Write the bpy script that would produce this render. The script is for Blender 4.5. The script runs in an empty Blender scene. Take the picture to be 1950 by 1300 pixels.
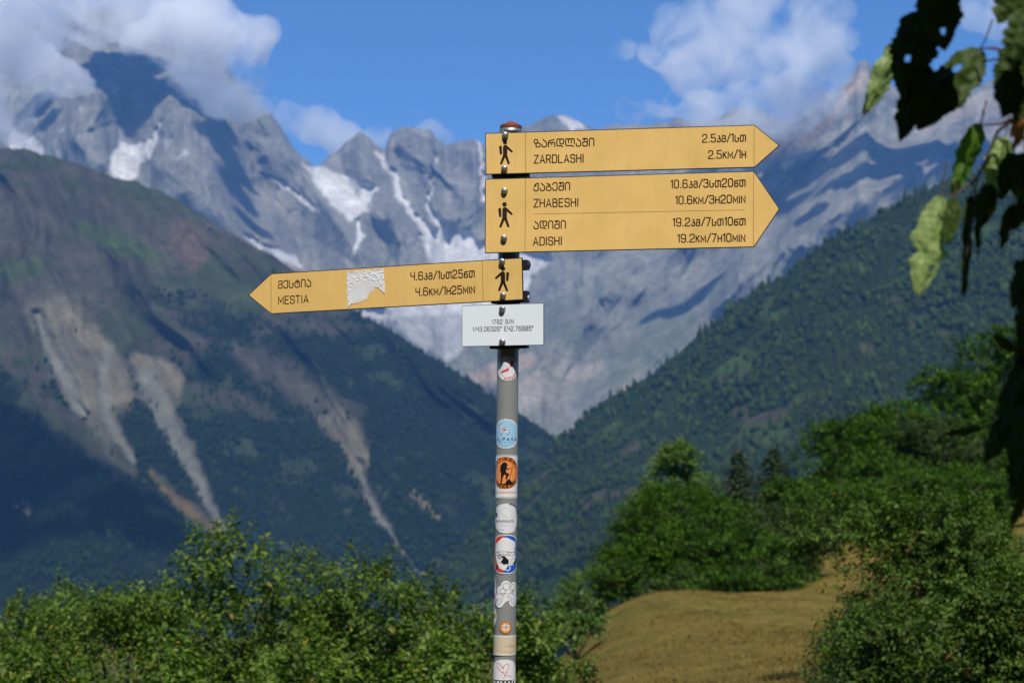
import bpy, bmesh, math, random
import numpy as np
from mathutils import Vector, Matrix, Euler

R = math.radians
random.seed(7)
rng = np.random.default_rng(11)
scene = bpy.context.scene
COL = scene.collection

# ------------------------------------------------------------------ camera
F, CX, CY, HY = 2900.0, 975.0, 650.0, 900.0      # focal length, centre and horizon row of the photograph, in its pixels
EYE = 1.55
PITCH = math.atan((HY - CY) / F)
cd = bpy.data.cameras.new('camera')
cam = bpy.data.objects.new('camera', cd)
COL.objects.link(cam)
cam.location = (0, 0, EYE)
cam.rotation_euler = (R(90) + PITCH, 0, 0)
cd.sensor_width = 36.0
cd.lens = 36.0 * F / 1950.0
cd.clip_start = 0.05
cd.clip_end = 90000.0
cd.dof.use_dof = True
cd.dof.focus_distance = 4.22
cd.dof.aperture_fstop = 5.0
cd.dof.aperture_blades = 9
scene.camera = cam

# ------------------------------------------------------------------ sky and sun
SUN_ELEV, SUN_AZ = R(56), R(6)                  # azimuth: towards the right of straight behind the camera
SUN_DIR = Vector((math.cos(SUN_ELEV) * math.sin(SUN_AZ), -math.cos(SUN_ELEV) * math.cos(SUN_AZ), math.sin(SUN_ELEV)))
world = bpy.data.worlds.new('World')
scene.world = world
world.use_nodes = True
wn = world.node_tree
bg = wn.nodes['Background']
sky = wn.nodes.new('ShaderNodeTexSky')
sky.sky_type = 'NISHITA'
sky.sun_disc = False
sky.sun_elevation = SUN_ELEV
sky.sun_rotation = R(180) - SUN_AZ
sky.altitude = 3000
sky.air_density = 1.0
sky.dust_density = 0.0
sky.ozone_density = 6.0
hs = wn.nodes.new('ShaderNodeHueSaturation')
hs.inputs['Saturation'].default_value = 1.12
hs.inputs['Value'].default_value = 0.80
wn.links.new(sky.outputs['Color'], hs.inputs['Color'])
wn.links.new(hs.outputs['Color'], bg.inputs['Color'])
bg.inputs['Strength'].default_value = 0.15
sd = bpy.data.lights.new('sun', 'SUN')
sun = bpy.data.objects.new('sun', sd)
COL.objects.link(sun)
sun.rotation_euler = SUN_DIR.to_track_quat('Z', 'Y').to_euler()
sd.energy = 5.0
sd.angle = R(0.53)
sd.color = (1.0, 0.95, 0.87)
vs = scene.view_settings
vs.view_transform = 'Standard'
vs.look = 'None'
vs.exposure = 0.26
vs.gamma = 1.0
cy = scene.cycles
cy.use_denoising = True
cy.use_adaptive_sampling = False
cy.max_bounces = 10
cy.diffuse_bounces = 3
cy.glossy_bounces = 2
cy.transmission_bounces = 4
cy.transparent_max_bounces = 12
cy.volume_bounces = 8
cy.sample_clamp_indirect = 6.0

# ------------------------------------------------------------------ helpers
def ray(px, py, d):
    """point whose photograph position is (px, py) at distance d straight ahead (metres along y)"""
    px = np.asarray(px, float); py = np.asarray(py, float); d = np.asarray(d, float)
    a = (px - CX) / F
    b = (CY - py) / F
    cp, sp = math.cos(PITCH), math.sin(PITCH)
    fy = cp - b * sp
    fz = sp + b * cp
    return np.stack([a / fy * d, np.ones_like(a) * d, fz / fy * d + EYE], -1)

def P(px, py, d):
    return Vector(ray(px, py, d).tolist())

def tag(o, label=None, cat=None, group=None, kind=None):
    if label: o['label'] = label
    if cat: o['category'] = cat
    if group: o['group'] = group
    if kind: o['kind'] = kind
    return o

def empty(name, loc=(0, 0, 0)):
    o = bpy.data.objects.new(name, None)
    o.location = loc
    o.empty_display_size = 0.2
    COL.objects.link(o)
    return o

def np_mesh(name, V, faces, mat=None, parent=None, smooth=True, attr=None, link=True):
    """faces: (n,3) or (n,4) array, or a list of such arrays"""
    me = bpy.data.meshes.new(name)
    V = np.ascontiguousarray(V, dtype=np.float32)
    if not isinstance(faces, list): faces = [faces]
    faces = [np.asarray(f, dtype=np.int32) for f in faces if len(f)]
    me.vertices.add(len(V))
    me.vertices.foreach_set('co', V.ravel())
    nl = sum(f.size for f in faces)
    npoly = sum(len(f) for f in faces)
    me.loops.add(nl)
    me.polygons.add(npoly)
    me.loops.foreach_set('vertex_index', np.concatenate([f.ravel() for f in faces]))
    starts = []
    s = 0
    for f in faces:
        k = f.shape[1]
        starts.append(np.arange(len(f)) * k + s)
        s += f.size
    me.polygons.foreach_set('loop_start', np.concatenate(starts).astype(np.int32))
    if smooth: me.polygons.foreach_set('use_smooth', np.ones(npoly, dtype=bool))
    if attr is not None:
        for nm, arr in attr.items():
            if arr.ndim == 2:
                a = me.attributes.new(nm, 'FLOAT_COLOR', 'POINT')
                c = np.ones((len(V), 4), np.float32); c[:, :3] = arr
                a.data.foreach_set('color', c.ravel())
            else:
                a = me.attributes.new(nm, 'FLOAT', 'POINT')
                a.data.foreach_set('value', arr.astype(np.float32))
    me.update(calc_edges=True)
    if mat: me.materials.append(mat)
    o = bpy.data.objects.new(name, me)
    if link: COL.objects.link(o)
    if parent: o.parent = parent
    return o

def bm_obj(name, bm, mat=None, parent=None, smooth=False):
    me = bpy.data.meshes.new(name)
    bm.normal_update()
    bm.to_mesh(me); bm.free()
    if smooth:
        for p in me.polygons: p.use_smooth = True
    if mat: me.materials.append(mat)
    o = bpy.data.objects.new(name, me)
    COL.objects.link(o)
    if parent: o.parent = parent
    return o

# ---- noise (vectorised gradient noise)
_perm = np.random.default_rng(3).permutation(512).astype(np.int64)
_grad = np.random.default_rng(4).normal(size=(512, 3)); _grad /= np.linalg.norm(_grad, axis=1)[:, None]
def perlin(p):
    p = np.asarray(p, float)
    i = np.floor(p).astype(np.int64)
    f = p - i
    u = f * f * f * (f * (f * 6 - 15) + 10)
    out = 0
    for dx in (0, 1):
        wx = u[..., 0] if dx else 1 - u[..., 0]
        a = _perm[(i[..., 0] + dx) & 511]
        for dy in (0, 1):
            wy = u[..., 1] if dy else 1 - u[..., 1]
            b = _perm[(a + i[..., 1] + dy) & 511]
            for dz in (0, 1):
                wz = u[..., 2] if dz else 1 - u[..., 2]
                h = _perm[(b + i[..., 2] + dz) & 511]
                g = _grad[h]
                out = out + wx * wy * wz * (g[..., 0] * (f[..., 0] - dx) + g[..., 1] * (f[..., 1] - dy) + g[..., 2] * (f[..., 2] - dz))
    return out * 1.5
def fbm(p, octaves=5, gain=0.5, lac=2.03):
    p = np.array(p, float); a = 1.0; s = 0; tot = 0
    for k in range(octaves):
        s = s + a * perlin(p + 17.3 * k); tot += a
        p = p * lac; a *= gain
    return s / tot * 1.4
def ridged(p, octaves=5, gain=0.5, lac=2.07):
    p = np.array(p, float); a = 1.0; s = 0; tot = 0; w = 1.0
    for k in range(octaves):
        n = 1 - np.abs(perlin(p + 9.1 * k)) * 1.6
        n = np.clip(n, 0, 1) ** 2 * w
        s = s + a * n; tot += a
        w = np.clip(n * 1.6, 0, 1)
        p = p * lac; a *= gain
    return s / tot
def sstep(a, b, x):
    t = np.clip((x - a) / (b - a), 0, 1)
    return t * t * (3 - 2 * t)
def interp(pts):
    xs = [p[0] for p in pts]; ys = [p[1] for p in pts]
    return lambda x: np.interp(x, xs, ys)
def seg_dist(x, y, pts):
    """distance to a polyline and the width interpolated along it; pts = (x, y, w)"""
    best = np.full(np.shape(x), 1e9); wid = np.zeros(np.shape(x))
    for (x0, y0, w0), (x1, y1, w1) in zip(pts[:-1], pts[1:]):
        dx, dy = x1 - x0, y1 - y0
        t = np.clip(((x - x0) * dx + (y - y0) * dy) / (dx * dx + dy * dy + 1e-9), 0, 1)
        d = np.hypot(x - x0 - t * dx, y - y0 - t * dy)
        m = d < best
        best = np.where(m, d, best); wid = np.where(m, w0 + (w1 - w0) * t, wid)
    return best, wid
def band(x, y, pts, soft=0.35):
    d, w = seg_dist(x, y, pts)
    return 1 - sstep(1 - soft, 1 + soft, d / np.maximum(w, 1e-6))
def in_poly(x, y, poly):
    c = np.zeros(np.shape(x), bool)
    n = len(poly)
    for i in range(n):
        x0, y0 = poly[i]; x1, y1 = poly[(i + 1) % n]
        cond = ((y0 > y) != (y1 > y))
        with np.errstate(divide='ignore', invalid='ignore'):
            xi = (x1 - x0) * (y - y0) / (y1 - y0 + 1e-12) + x0
        c ^= cond & (x < xi)
    return c
def poly_mask(x, y, poly, soft=6):
    """1 inside, fading over `soft` around the outline"""
    ins = in_poly(x, y, poly)
    d, _ = seg_dist(x, y, [(a, b, 1) for a, b in poly + [poly[0]]])
    s = np.where(ins, d, -d)
    return sstep(-soft, soft, s)
def mixc(a, b, m):
    return a + (np.asarray(b) - a) * m[..., None]

# ---- materials
def new_mat(name):
    m = bpy.data.materials.new(name); m.use_nodes = True
    nt = m.node_tree
    b = nt.nodes['Principled BSDF']
    return m, nt, b
def node(nt, t, **kw):
    n = nt.nodes.new(t)
    for k, v in kw.items():
        if k in n.inputs.keys(): n.inputs[k].default_value = v
        else: setattr(n, k, v)
    return n
def paint(name, col, rough=0.5, metal=0.0, spec=0.5, var=0.0, scale=30, bump=0.0, bscale=200):
    m, nt, b = new_mat(name)
    b.inputs['Base Color'].default_value = (*col, 1)
    b.inputs['Roughness'].default_value = rough
    b.inputs['Metallic'].default_value = metal
    b.inputs['Specular IOR Level'].default_value = spec
    tc = node(nt, 'ShaderNodeTexCoord')
    if var:
        n = node(nt, 'ShaderNodeTexNoise', Scale=scale, Detail=6.0, Roughness=0.65)
        nt.links.new(tc.outputs['Object'], n.inputs['Vector'])
        r = node(nt, 'ShaderNodeMapRange')
        r.inputs['To Min'].default_value = 1 - var; r.inputs['To Max'].default_value = 1 + var
        nt.links.new(n.outputs['Fac'], r.inputs['Value'])
        mx = node(nt, 'ShaderNodeVectorMath', operation='SCALE')
        mx.inputs[0].default_value = col
        nt.links.new(r.outputs[0], mx.inputs['Scale'])
        nt.links.new(mx.outputs[0], b.inputs['Base Color'])
        rr = node(nt, 'ShaderNodeMapRange')
        rr.inputs['To Min'].default_value = max(rough - 0.12, 0.02); rr.inputs['To Max'].default_value = min(rough + 0.12, 1)
        nt.links.new(n.outputs['Fac'], rr.inputs['Value'])
        nt.links.new(rr.outputs[0], b.inputs['Roughness'])
    if bump:
        n2 = node(nt, 'ShaderNodeTexNoise', Scale=bscale, Detail=4.0)
        nt.links.new(tc.outputs['Object'], n2.inputs['Vector'])
        bp = node(nt, 'ShaderNodeBump', Strength=bump, Distance=0.002)
        nt.links.new(n2.outputs['Fac'], bp.inputs['Height'])
        nt.links.new(bp.outputs[0], b.inputs['Normal'])
    return m
def attr_mat(name, attr='col', rough=0.95, spec=0.1, scales=(), bump=None, var=0.25):
    """colour from the mesh's own attribute, broken up by noise in world metres"""
    m, nt, b = new_mat(name)
    a = node(nt, 'ShaderNodeAttribute', attribute_name=attr)
    b.inputs['Roughness'].default_value = rough
    b.inputs['Specular IOR Level'].default_value = spec
    last = a.outputs['Color']
    tc = node(nt, 'ShaderNodeTexCoord')
    for sc in scales:
        n = node(nt, 'ShaderNodeTexNoise', Scale=sc, Detail=5.0, Roughness=0.6)
        nt.links.new(tc.outputs['Object'], n.inputs['Vector'])
        r = node(nt, 'ShaderNodeMapRange')
        r.inputs['From Min'].default_value = 0.3; r.inputs['From Max'].default_value = 0.7
        r.inputs['To Min'].default_value = 1 - var; r.inputs['To Max'].default_value = 1 + var
        nt.links.new(n.outputs['Fac'], r.inputs['Value'])
        mx = node(nt, 'ShaderNodeVectorMath', operation='SCALE')
        nt.links.new(last, mx.inputs[0]); nt.links.new(r.outputs[0], mx.inputs['Scale'])
        last = mx.outputs[0]
    nt.links.new(last, b.inputs['Base Color'])
    if bump:
        sc, dist, st = bump
        n = node(nt, 'ShaderNodeTexNoise', Scale=sc, Detail=8.0, Roughness=0.62)
        nt.links.new(tc.outputs['Object'], n.inputs['Vector'])
        bp = node(nt, 'ShaderNodeBump', Strength=st, Distance=dist)
        nt.links.new(n.outputs['Fac'], bp.inputs['Height'])
        nt.links.new(bp.outputs[0], b.inputs['Normal'])
    return m

# ------------------------------------------------------------------ terrain layers
def layer(name, pxs, crest, bottom, rows, depth, colour, mat, back=((150, -60), (500, -300), (1500, -1200)), jit=3.0, seed=0.0):
    """a mountain side: its crest runs along `crest`, its foot along `bottom`, and it stands at depth(px, py, t) metres"""
    px = np.asarray(pxs, float)
    n = len(px)
    cr = crest(px)
    if jit:
        q = np.stack([px / 34.0, np.zeros(n) + seed, np.zeros(n)], -1)
        cr = cr + fbm(q, 6, 0.68) * jit
    bo = bottom(px)
    t = np.linspace(0, 1, rows)
    PX = np.repeat(px[None], rows, 0)
    T = np.repeat(t[:, None], n, 1)
    PY = bo[None] + (cr - bo)[None] * T
    D = depth(PX, PY, T, cr[None] + 0 * PX)
    V = ray(PX, PY, D)
    C = colour(PX, PY, T, V)
    vs_, cs_ = [V], [C]
    last = V[-1]
    for dy, dz in back:
        last = last.copy()
        w = V[-1].copy(); w[:, 1] += dy; w[:, 2] += dz
        vs_.append(w[None]); cs_.append(C[-1][None])
    V = np.concatenate(vs_, 0); C = np.concatenate(cs_, 0)
    rr = V.shape[0]
    idx = np.arange(rr * n).reshape(rr, n)
    f = np.stack([idx[:-1, :-1], idx[:-1, 1:], idx[1:, 1:], idx[1:, :-1]], -1).reshape(-1, 4)
    o = np_mesh(name, V.reshape(-1, 3), f, mat, attr={'col': C.reshape(-1, 3)})
    tag(o, kind='structure')
    return o, (PX, PY, T, ray(PX, PY, D))

# ---- the far rock range
CREST_FAR = interp([(-400, 150), (-60, 90), (60, 50), (150, 20), (250, 10), (330, 30), (400, 80), (455, 160), (485, 205), (510, 212), (530, 232), (550, 268), (575, 300), (600, 318), (630, 300),
                    (660, 268), (685, 250), (697, 258), (715, 272), (733, 286), (745, 250), (765, 243), (800, 244), (818, 246), (832, 266), (850, 276), (870, 268), (905, 264), (925, 276),
                    (960, 256), (985, 250), (1010, 236), (1040, 222), (1062, 217), (1085, 222), (1105, 234), (1130, 246), (1180, 236), (1230, 240), (1290, 226), (1350, 236), (1400, 205), (1440, 212),
                    (1500, 232), (1540, 205), (1565, 178), (1590, 176), (1618, 148), (1636, 118), (1652, 114), (1668, 150), (1700, 165), (1750, 172), (1800, 186), (1840, 172), (1880, 156), (1920, 140),
                    (1960, 122), (2100, 90), (2400, 60)])
RIDGES = [  # (points with strength in metres towards the viewer, half width in pixels)
    ([(350, 228, 650), (365, 300, 700), (420, 420, 600), (500, 540, 400)], 130),
    ([(150, 180, 500), (130, 260, 500), (210, 330, 300)], 110),
    ([(512, 212, 500), (560, 300, 700), (610, 380, 700), (680, 480, 500), (740, 560, 300)], 85),
    ([(685, 250, 350), (705, 340, 450), (760, 450, 350), (800, 560, 200)], 70),
    ([(785, 244, 350), (810, 340, 350), (840, 410, 200)], 50),
    ([(900, 264, 350), (905, 350, 350), (890, 420, 200)], 55),
    ([(1062, 217, 300), (1110, 330, 500), (1140, 450, 500), (1120, 560, 300)], 110),
    ([(1640, 115, 300), (1560, 205, 600), (1490, 280, 700), (1400, 400, 650), (1290, 470, 500), (1180, 600, 350)], 120),
    ([(1940, 135, 200), (1850, 260, 500), (1690, 350, 800), (1560, 430, 900), (1420, 530, 800), (1300, 640, 700), (1150, 760, 500)], 130),
    ([(1230, 480, 400), (1150, 560, 500), (1060, 650, 500), (1000, 740, 400)], 90),
    ([(620, 460, 300), (720, 560, 500), (800, 660, 400)], 90),
]
def far_depth(PX, PY, T, CR):
    base = 7200 + 4300 * T ** 0.85
    base = base - 900 * np.exp(-((PX - 1700) / 500) ** 2)
    rel = 0
    for pts, hw in RIDGES:
        d, w = seg_dist(PX, PY, pts)
        rel = np.maximum(rel, w * np.clip(1 - d / hw, 0, 1))
    V = ray(PX, PY, base)
    # ribs and couloirs running down the faces
    lean = np.interp(PX, [300, 900, 1300, 1900], [0.45, 0.1, -0.3, -0.6])
    wob = 220 * fbm(V / 1500.0, 3)
    q = np.stack([(V[..., 0] + lean * V[..., 2] + wob) / 620.0, V[..., 1] / 9000.0, V[..., 2] / 1900.0], -1)
    r1 = ridged(q, 6, 0.56)
    q2 = np.stack([(V[..., 0] + 0.7 * lean * V[..., 2] + wob) / 170.0, V[..., 1] / 3000.0, V[..., 2] / 420.0], -1)
    r2 = ridged(q2 + 5, 5, 0.6)
    fade = sstep(0.0, 0.03, 1 - T) * 0.75 + 0.25
    sn = snow_mask(PX, PY)
    return base - rel * (0.3 + 0.7 * fade) - (340 * r1 * (1 - 0.5 * sn) + 62 * r2 * (1 - 0.8 * sn)) * fade

SNOW_POLYS = [
    [(205, 330), (212, 296), (226, 268), (262, 274), (292, 262), (282, 292), (268, 314), (252, 352), (228, 344)],
    [(12, 262), (25, 244), (45, 250), (70, 262), (86, 284), (80, 296), (50, 288), (18, 284)],
    [(574, 312), (606, 316), (645, 326), (690, 340), (722, 362), (708, 374), (704, 396), (688, 408), (666, 422), (644, 404), (620, 376), (600, 352), (588, 334)],
    [(1064, 216), (1078, 218), (1096, 228), (1116, 246), (1088, 248), (1072, 232)],
    [(790, 442), (820, 450), (840, 428), (880, 438), (915, 462), (960, 474), (1046, 482), (1048, 500), (1014, 520), (1006, 552), (1000, 585), (940, 600), (850, 585), (822, 530), (816, 500), (806, 470)],
    [(670, 590), (740, 570), (850, 560), (960, 560), (1000, 575), (980, 596), (900, 600), (800, 600), (720, 606)],
]
DEBRIS = [(662, 590), (990, 562), (985, 585), (905, 606), (885, 660), (850, 690), (815, 672), (770, 640), (715, 610)]
SNOW_LINES = [
    [(718, 290, 4), (738, 318, 6), (756, 340, 6), (758, 366, 6), (776, 392, 6), (806, 430, 9), (820, 450, 10)],
    [(828, 296, 2), (824, 350, 3), (812, 392, 4), (826, 414, 7), (850, 434, 10)],
    [(500, 466, 3), (530, 480, 7), (552, 494, 7), (572, 506, 4)], [(468, 448, 2), (492, 468, 6)],
    [(500, 330, 2), (540, 352, 4), (578, 380, 5), (604, 400, 6)], [(684, 420, 3), (688, 446, 7), (676, 480, 3)],
    [(912, 270, 4), (916, 320, 4), (920, 380, 5)], [(306, 232, 3), (296, 262, 3), (282, 300, 3)],
]
def warp(PX, PY, amp=6, sc=30.0, seed=0.0):
    q = np.stack([PX / sc, PY / sc, np.zeros_like(PX) + seed], -1)
    return PX + fbm(q, 4) * amp, PY + fbm(q + 31, 4) * amp
def snow_mask(PX, PY):
    x, y = warp(PX, PY, 9, 26.0)
    m = np.zeros_like(PX)
    for p in SNOW_POLYS: m = np.maximum(m, poly_mask(x, y, p, 4))
    for l in SNOW_LINES: m = np.maximum(m, band(x, y, l, 0.4))
    return m
def far_colour(PX, PY, T, V):
    n1 = fbm(V / 900.0, 5); n2 = fbm(V / 160.0 + 7, 5)
    lean = np.interp(PX, [300, 900, 1300, 1900], [0.45, 0.1, -0.3, -0.6])
    q = np.stack([(V[..., 0] + lean * V[..., 2]) / 110.0, V[..., 1] / 2500.0, V[..., 2] / 330.0], -1)
    n3 = fbm(q, 6, 0.62)
    c = np.zeros(PX.shape + (3,)) + np.array([0.158, 0.154, 0.124])
    n4 = fbm(V / 45.0 + 13, 4, 0.6)
    c = c * (1 + 0.24 * n2 + 0.38 * n3 + 0.22 * n4)[..., None]
    c = mixc(c, [0.30, 0.245, 0.18], sstep(0.2, 0.8, n1 + 0.6 * n3) * 0.6)
    veg = sstep(420, 700, PY + 160 * n1) * sstep(-0.25, 0.45, fbm(V / 520.0 + 3, 5) + 0.2 * n2)
    c = mixc(c, [0.085, 0.105, 0.055], veg * 0.6)
    # small snow patches high up
    sp = sstep(0.52, 0.66, fbm(V / 260.0 + 40, 5) + 0.35 * n3) * sstep(420, 260, PY)
    c = mixc(c, [0.45, 0.45, 0.45], sp * 0.6)
    x, y = warp(PX, PY, 10, 34.0, 2.0)
    tan = np.maximum(poly_mask(x, y, [(896, 716), (940, 690), (1010, 668), (1020, 690), (960, 720), (930, 745), (905, 735)], 8),
                     band(x, y, [(1120, 800, 5), (1095, 822, 8), (1070, 836, 6)], 0.5))
    tan = np.maximum(tan, 0.8 * band(x, y, [(1470, 295, 8), (1500, 275, 13), (1540, 262, 12), (1590, 210, 9), (1640, 150, 12)], 0.6))
    c = mixc(c, [0.34, 0.25, 0.165], tan * 0.85)
    d = poly_mask(x, y, DEBRIS, 6)
    c = mixc(c, np.array([0.33, 0.32, 0.31]), d * (0.75 + 0.25 * np.clip(n2, -1, 1)))
    s = snow_mask(PX, PY)
    low = sstep(420, 560, PY)
    sc = np.array([0.46, 0.445, 0.42]) * (1 + 0.16 * n3 + 0.14 * n2 - 0.35 * low * sstep(-0.1, 0.5, n3 + n2))[..., None]
    c = c + (sc - c) * s[..., None]
    return np.clip(c, 0.01, 0.85)

rock_mat = attr_mat('rock_slope', scales=(0.004, 0.02, 0.05), bump=(0.012, 32.0, 0.7), var=0.2)
layer('mountain_range', np.arange(-420, 2400, 3.2), CREST_FAR, lambda x: 930 + 0 * x, 245, far_depth, far_colour, rock_mat, jit=10, seed=1.0,
      back=((60, -60), (400, -420), (1500, -1500)))

# ---- the long spur on the left
CREST_LEFT = interp([(-500, 250), (-200, 262), (0, 281), (60, 288), (110, 300), (180, 324), (240, 342), (300, 360), (350, 388), (400, 420), (470, 462), (530, 492), (580, 530), (640, 572),
                     (700, 606), (760, 640), (820, 680), (880, 716), (930, 748), (975, 776), (1010, 800), (1040, 822), (1062, 836), (1080, 846), (1110, 872), (1200, 940), (1300, 1000)])
def left_depth(PX, PY, T, CR):
    dc = np.interp(PX, [-500, 0, 600, 1100, 1300], [5600, 5400, 4900, 4300, 4100])
    db = np.interp(PX, [-500, 0, 600, 1100, 1300], [3300, 3300, 3300, 3500, 3600])
    base = db + (dc - db) * T
    V = ray(PX, PY, base)
    # spurs and gullies running down to the right
    wob = 90 * fbm(V / 700.0, 3)
    q = np.stack([(V[..., 0] + 0.8 * V[..., 2] + wob) / 330.0, V[..., 1] / 6000.0, V[..., 2] / 1500.0], -1)
    r1 = ridged(q, 6, 0.52)
    q2 = np.stack([(V[..., 0] + 0.7 * V[..., 2] + wob) / 90.0, V[..., 1] / 1500.0, V[..., 2] / 300.0], -1)
    r2 = fbm(q2, 5)
    spur, w = seg_dist(PX, PY, [(-100, 640, 1), (120, 800, 1), (300, 930, 1), (420, 1010, 1), (560, 1120, 1)])
    below = sstep(-30, 60, (PY - np.interp(PX, [-100, 120, 300, 420, 560], [640, 800, 930, 1010, 1120])))
    fade = sstep(0.0, 0.05, 1 - T) * 0.8 + 0.2
    s = np.clip(scree_mask(PX, PY, 1.8)[0], 0, 1)
    return base - (170 * r1 + 24 * r2 * (1 - 0.7 * s)) * fade * (1 - 0.6 * s) - 260 * below * fade

def scree_mask(PX, PY, k=1.0):
    sf = 0.7 if k == 1.0 else 0.95
    x, y = warp(PX, PY, 7, 24.0, 5.0)
    x2, y2 = warp(PX, PY, 14, 40.0, 8.0)
    grey = np.maximum.reduce([
        band(x, y, [(70, 600, 9.5), (95, 660, 13.6), (120, 710, 17.7), (140, 760, 16.3), (165, 790, 6.8)], sf),
        band(x, y, [(205, 660, 8.2), (195, 720, 9.5), (200, 780, 10.2), (225, 835, 10.9), (255, 875, 7.5)], sf),
        band(x, y, [(275, 720, 17.7), (310, 780, 20.4), (345, 850, 16.3), (380, 915, 12.2), (400, 960, 9.5), (425, 1010, 6.8), (450, 1060, 3.4)], sf),
        band(x, y, [(680, 880, 8.2), (700, 940, 10.2), (724, 985, 8.2), (760, 1040, 4.1), (790, 1080, 2.7), (806, 1100, 2.0)], sf),
    ])
    tan = np.maximum.reduce([
        poly_mask(x2, y2, [(40, 590), (110, 560), (190, 620), (205, 650), (240, 700), (262, 760), (225, 770), (215, 860), (180, 830), (165, 800), (130, 740), (90, 650)], 16),
        poly_mask(x2, y2, [(244, 678), (275, 672), (330, 695), (352, 715), (345, 760), (320, 800), (290, 740), (250, 710)], 7),
        band(x2, y2, [(668, 812, 16), (680, 850, 17), (682, 890, 15)], 0.45),
        poly_mask(x2, y2, [(590, 795), (640, 770), (690, 810), (700, 850), (660, 880), (630, 830)], 8) * 0.7,
    ])
    return grey, tan
def left_veg(PX, PY, V):
    """how densely the slope is wooded, 0 to 1"""
    n = fbm(V / 330.0 + 2, 5); n2 = fbm(V / 90.0, 4)
    line = np.interp(PX, [-500, 0, 200, 400, 560, 700, 1100], [720, 660, 650, 600, 560, 550, 590])
    v = sstep(-80, 90, PY - line + 210 * n + 60 * n2)
    x, y = warp(PX, PY, 16, 50.0, 3.0)
    rock = np.maximum.reduce([
        poly_mask(x, y, [(430, 650), (520, 670), (620, 730), (700, 790), (640, 800), (560, 770), (470, 720)], 18) * 0.95,
        band(x, y, [(60, 760, 30), (130, 810, 28), (200, 870, 24), (250, 905, 12)], 0.5) * 0.95,
        poly_mask(x, y, [(0, 640), (80, 660), (110, 740), (60, 740), (0, 700)], 14) * 0.8,
        band(x, y, [(290, 900, 8), (330, 950, 14), (380, 990, 18), (430, 1040, 10)], 0.5),
        band(x, y, [(360, 740, 18), (470, 770, 22), (520, 790, 10)], 0.5) * 0.7,
    ])
    g, t = scree_mask(PX, PY)
    spots = sstep(0.38, 0.55, fbm(V / 120.0 + 60, 4)) * sstep(560, 700, PX) * sstep(820, 880, PY)
    return np.clip(v * (1 - rock) * (1 - np.clip(g * 1.3, 0, 1)) * (1 - np.clip(t * 1.3, 0, 1)) * (1 - 0.8 * spots), 0, 1)
def left_colour(PX, PY, T, V):
    n1 = fbm(V / 420.0 + 11, 5); n2 = fbm(V / 70.0 + 3, 5)
    q = V / 160.0; q[..., 0] = (V[..., 0] + 0.7 * V[..., 2]) / 110.0; q[..., 2] *= 0.3
    n3 = fbm(q, 5)
    c = np.zeros(PX.shape + (3,)) + np.array([0.052, 0.046, 0.035])
    c = c * (1 + 0.3 * n3 + 0.2 * n2)[..., None]
    grass = sstep(-0.1, 0.45, n1 + 0.45 * n3)
    c = mixc(c, [0.030, 0.044, 0.013], grass * 0.75)
    x, y = warp(PX, PY, 12, 40.0, 6.0)
    red = poly_mask(x, y, [(330, 425), (360, 415), (392, 450), (395, 500), (370, 520), (340, 490), (318, 465)], 9)
    c = mixc(c, [0.085, 0.060, 0.042], red * 0.85)
    green = np.maximum(band(x, y, [(150, 430, 16), (220, 460, 22), (300, 490, 12)], 0.6), band(x, y, [(0, 520, 20), (70, 510, 16)], 0.6))
    c = mixc(c, [0.036, 0.058, 0.014], green * 0.8)
    org = band(x, y, [(285, 905, 7), (330, 945, 10), (380, 985, 12), (410, 1010, 8)], 0.5)
    c = mixc(c, [0.13, 0.085, 0.03], org * 0.7)
    out = sstep(0.42, 0.62, fbm(V / 110.0 + 60, 4)) * sstep(560, 700, PX) * sstep(800, 900, PY)
    c = mixc(c, [0.15, 0.115, 0.078], out * 0.7)
    mott = sstep(0.1, 0.5, fbm(V / 45.0 + 70, 4)) ; c = mixc(c, [0.020, 0.034, 0.010], mott * 0.6)
    str_ = fbm(np.stack([(V[..., 0] + 0.8 * V[..., 2]) / 28.0, V[..., 1] / 700.0, V[..., 2] / 160.0], -1), 5, 0.6)
    c = c * (1 + 0.45 * str_)[..., None]
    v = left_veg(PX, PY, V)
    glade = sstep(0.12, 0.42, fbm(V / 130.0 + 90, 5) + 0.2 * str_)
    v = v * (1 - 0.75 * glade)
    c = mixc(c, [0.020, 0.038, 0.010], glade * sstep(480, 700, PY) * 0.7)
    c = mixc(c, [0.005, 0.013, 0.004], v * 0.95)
    g, t = scree_mask(PX, PY)
    c = mixc(c, [0.140, 0.122, 0.080], t * np.clip(0.72 + 0.5 * n3 + 0.6 * str_, 0, 1))
    c = mixc(c, [0.132, 0.130, 0.102], g * np.clip(0.78 + 0.35 * n3 + 0.45 * str_, 0, 1))
    o2 = np.maximum(band(x, y, [(38, 962, 12), (50, 975, 12)], 0.4), band(x, y, [(790, 940, 8), (830, 980, 10)], 0.6) * 0.7)
    c = mixc(c, [0.22, 0.17, 0.11], o2 * 0.8)
    return np.clip(c, 0.008, 0.6)
def left_glade(V):
    st = fbm(np.stack([(V[..., 0] + 0.8 * V[..., 2]) / 28.0, V[..., 1] / 700.0, V[..., 2] / 160.0], -1), 5, 0.6)
    return sstep(0.12, 0.42, fbm(V / 130.0 + 90, 5) + 0.2 * st)
slope_mat = attr_mat('mountain_slope', scales=(0.01, 0.05), bump=(0.02, 14.0, 0.6), var=0.2)
_, LEFTG = layer('left_mountain', np.arange(-420, 1300, 3.2), CREST_LEFT, lambda x: 1180 + 0 * x, 250, left_depth, left_colour, slope_mat, jit=9, seed=4.0,
      back=((40, -20), (250, -160), (900, -700)))

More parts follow.
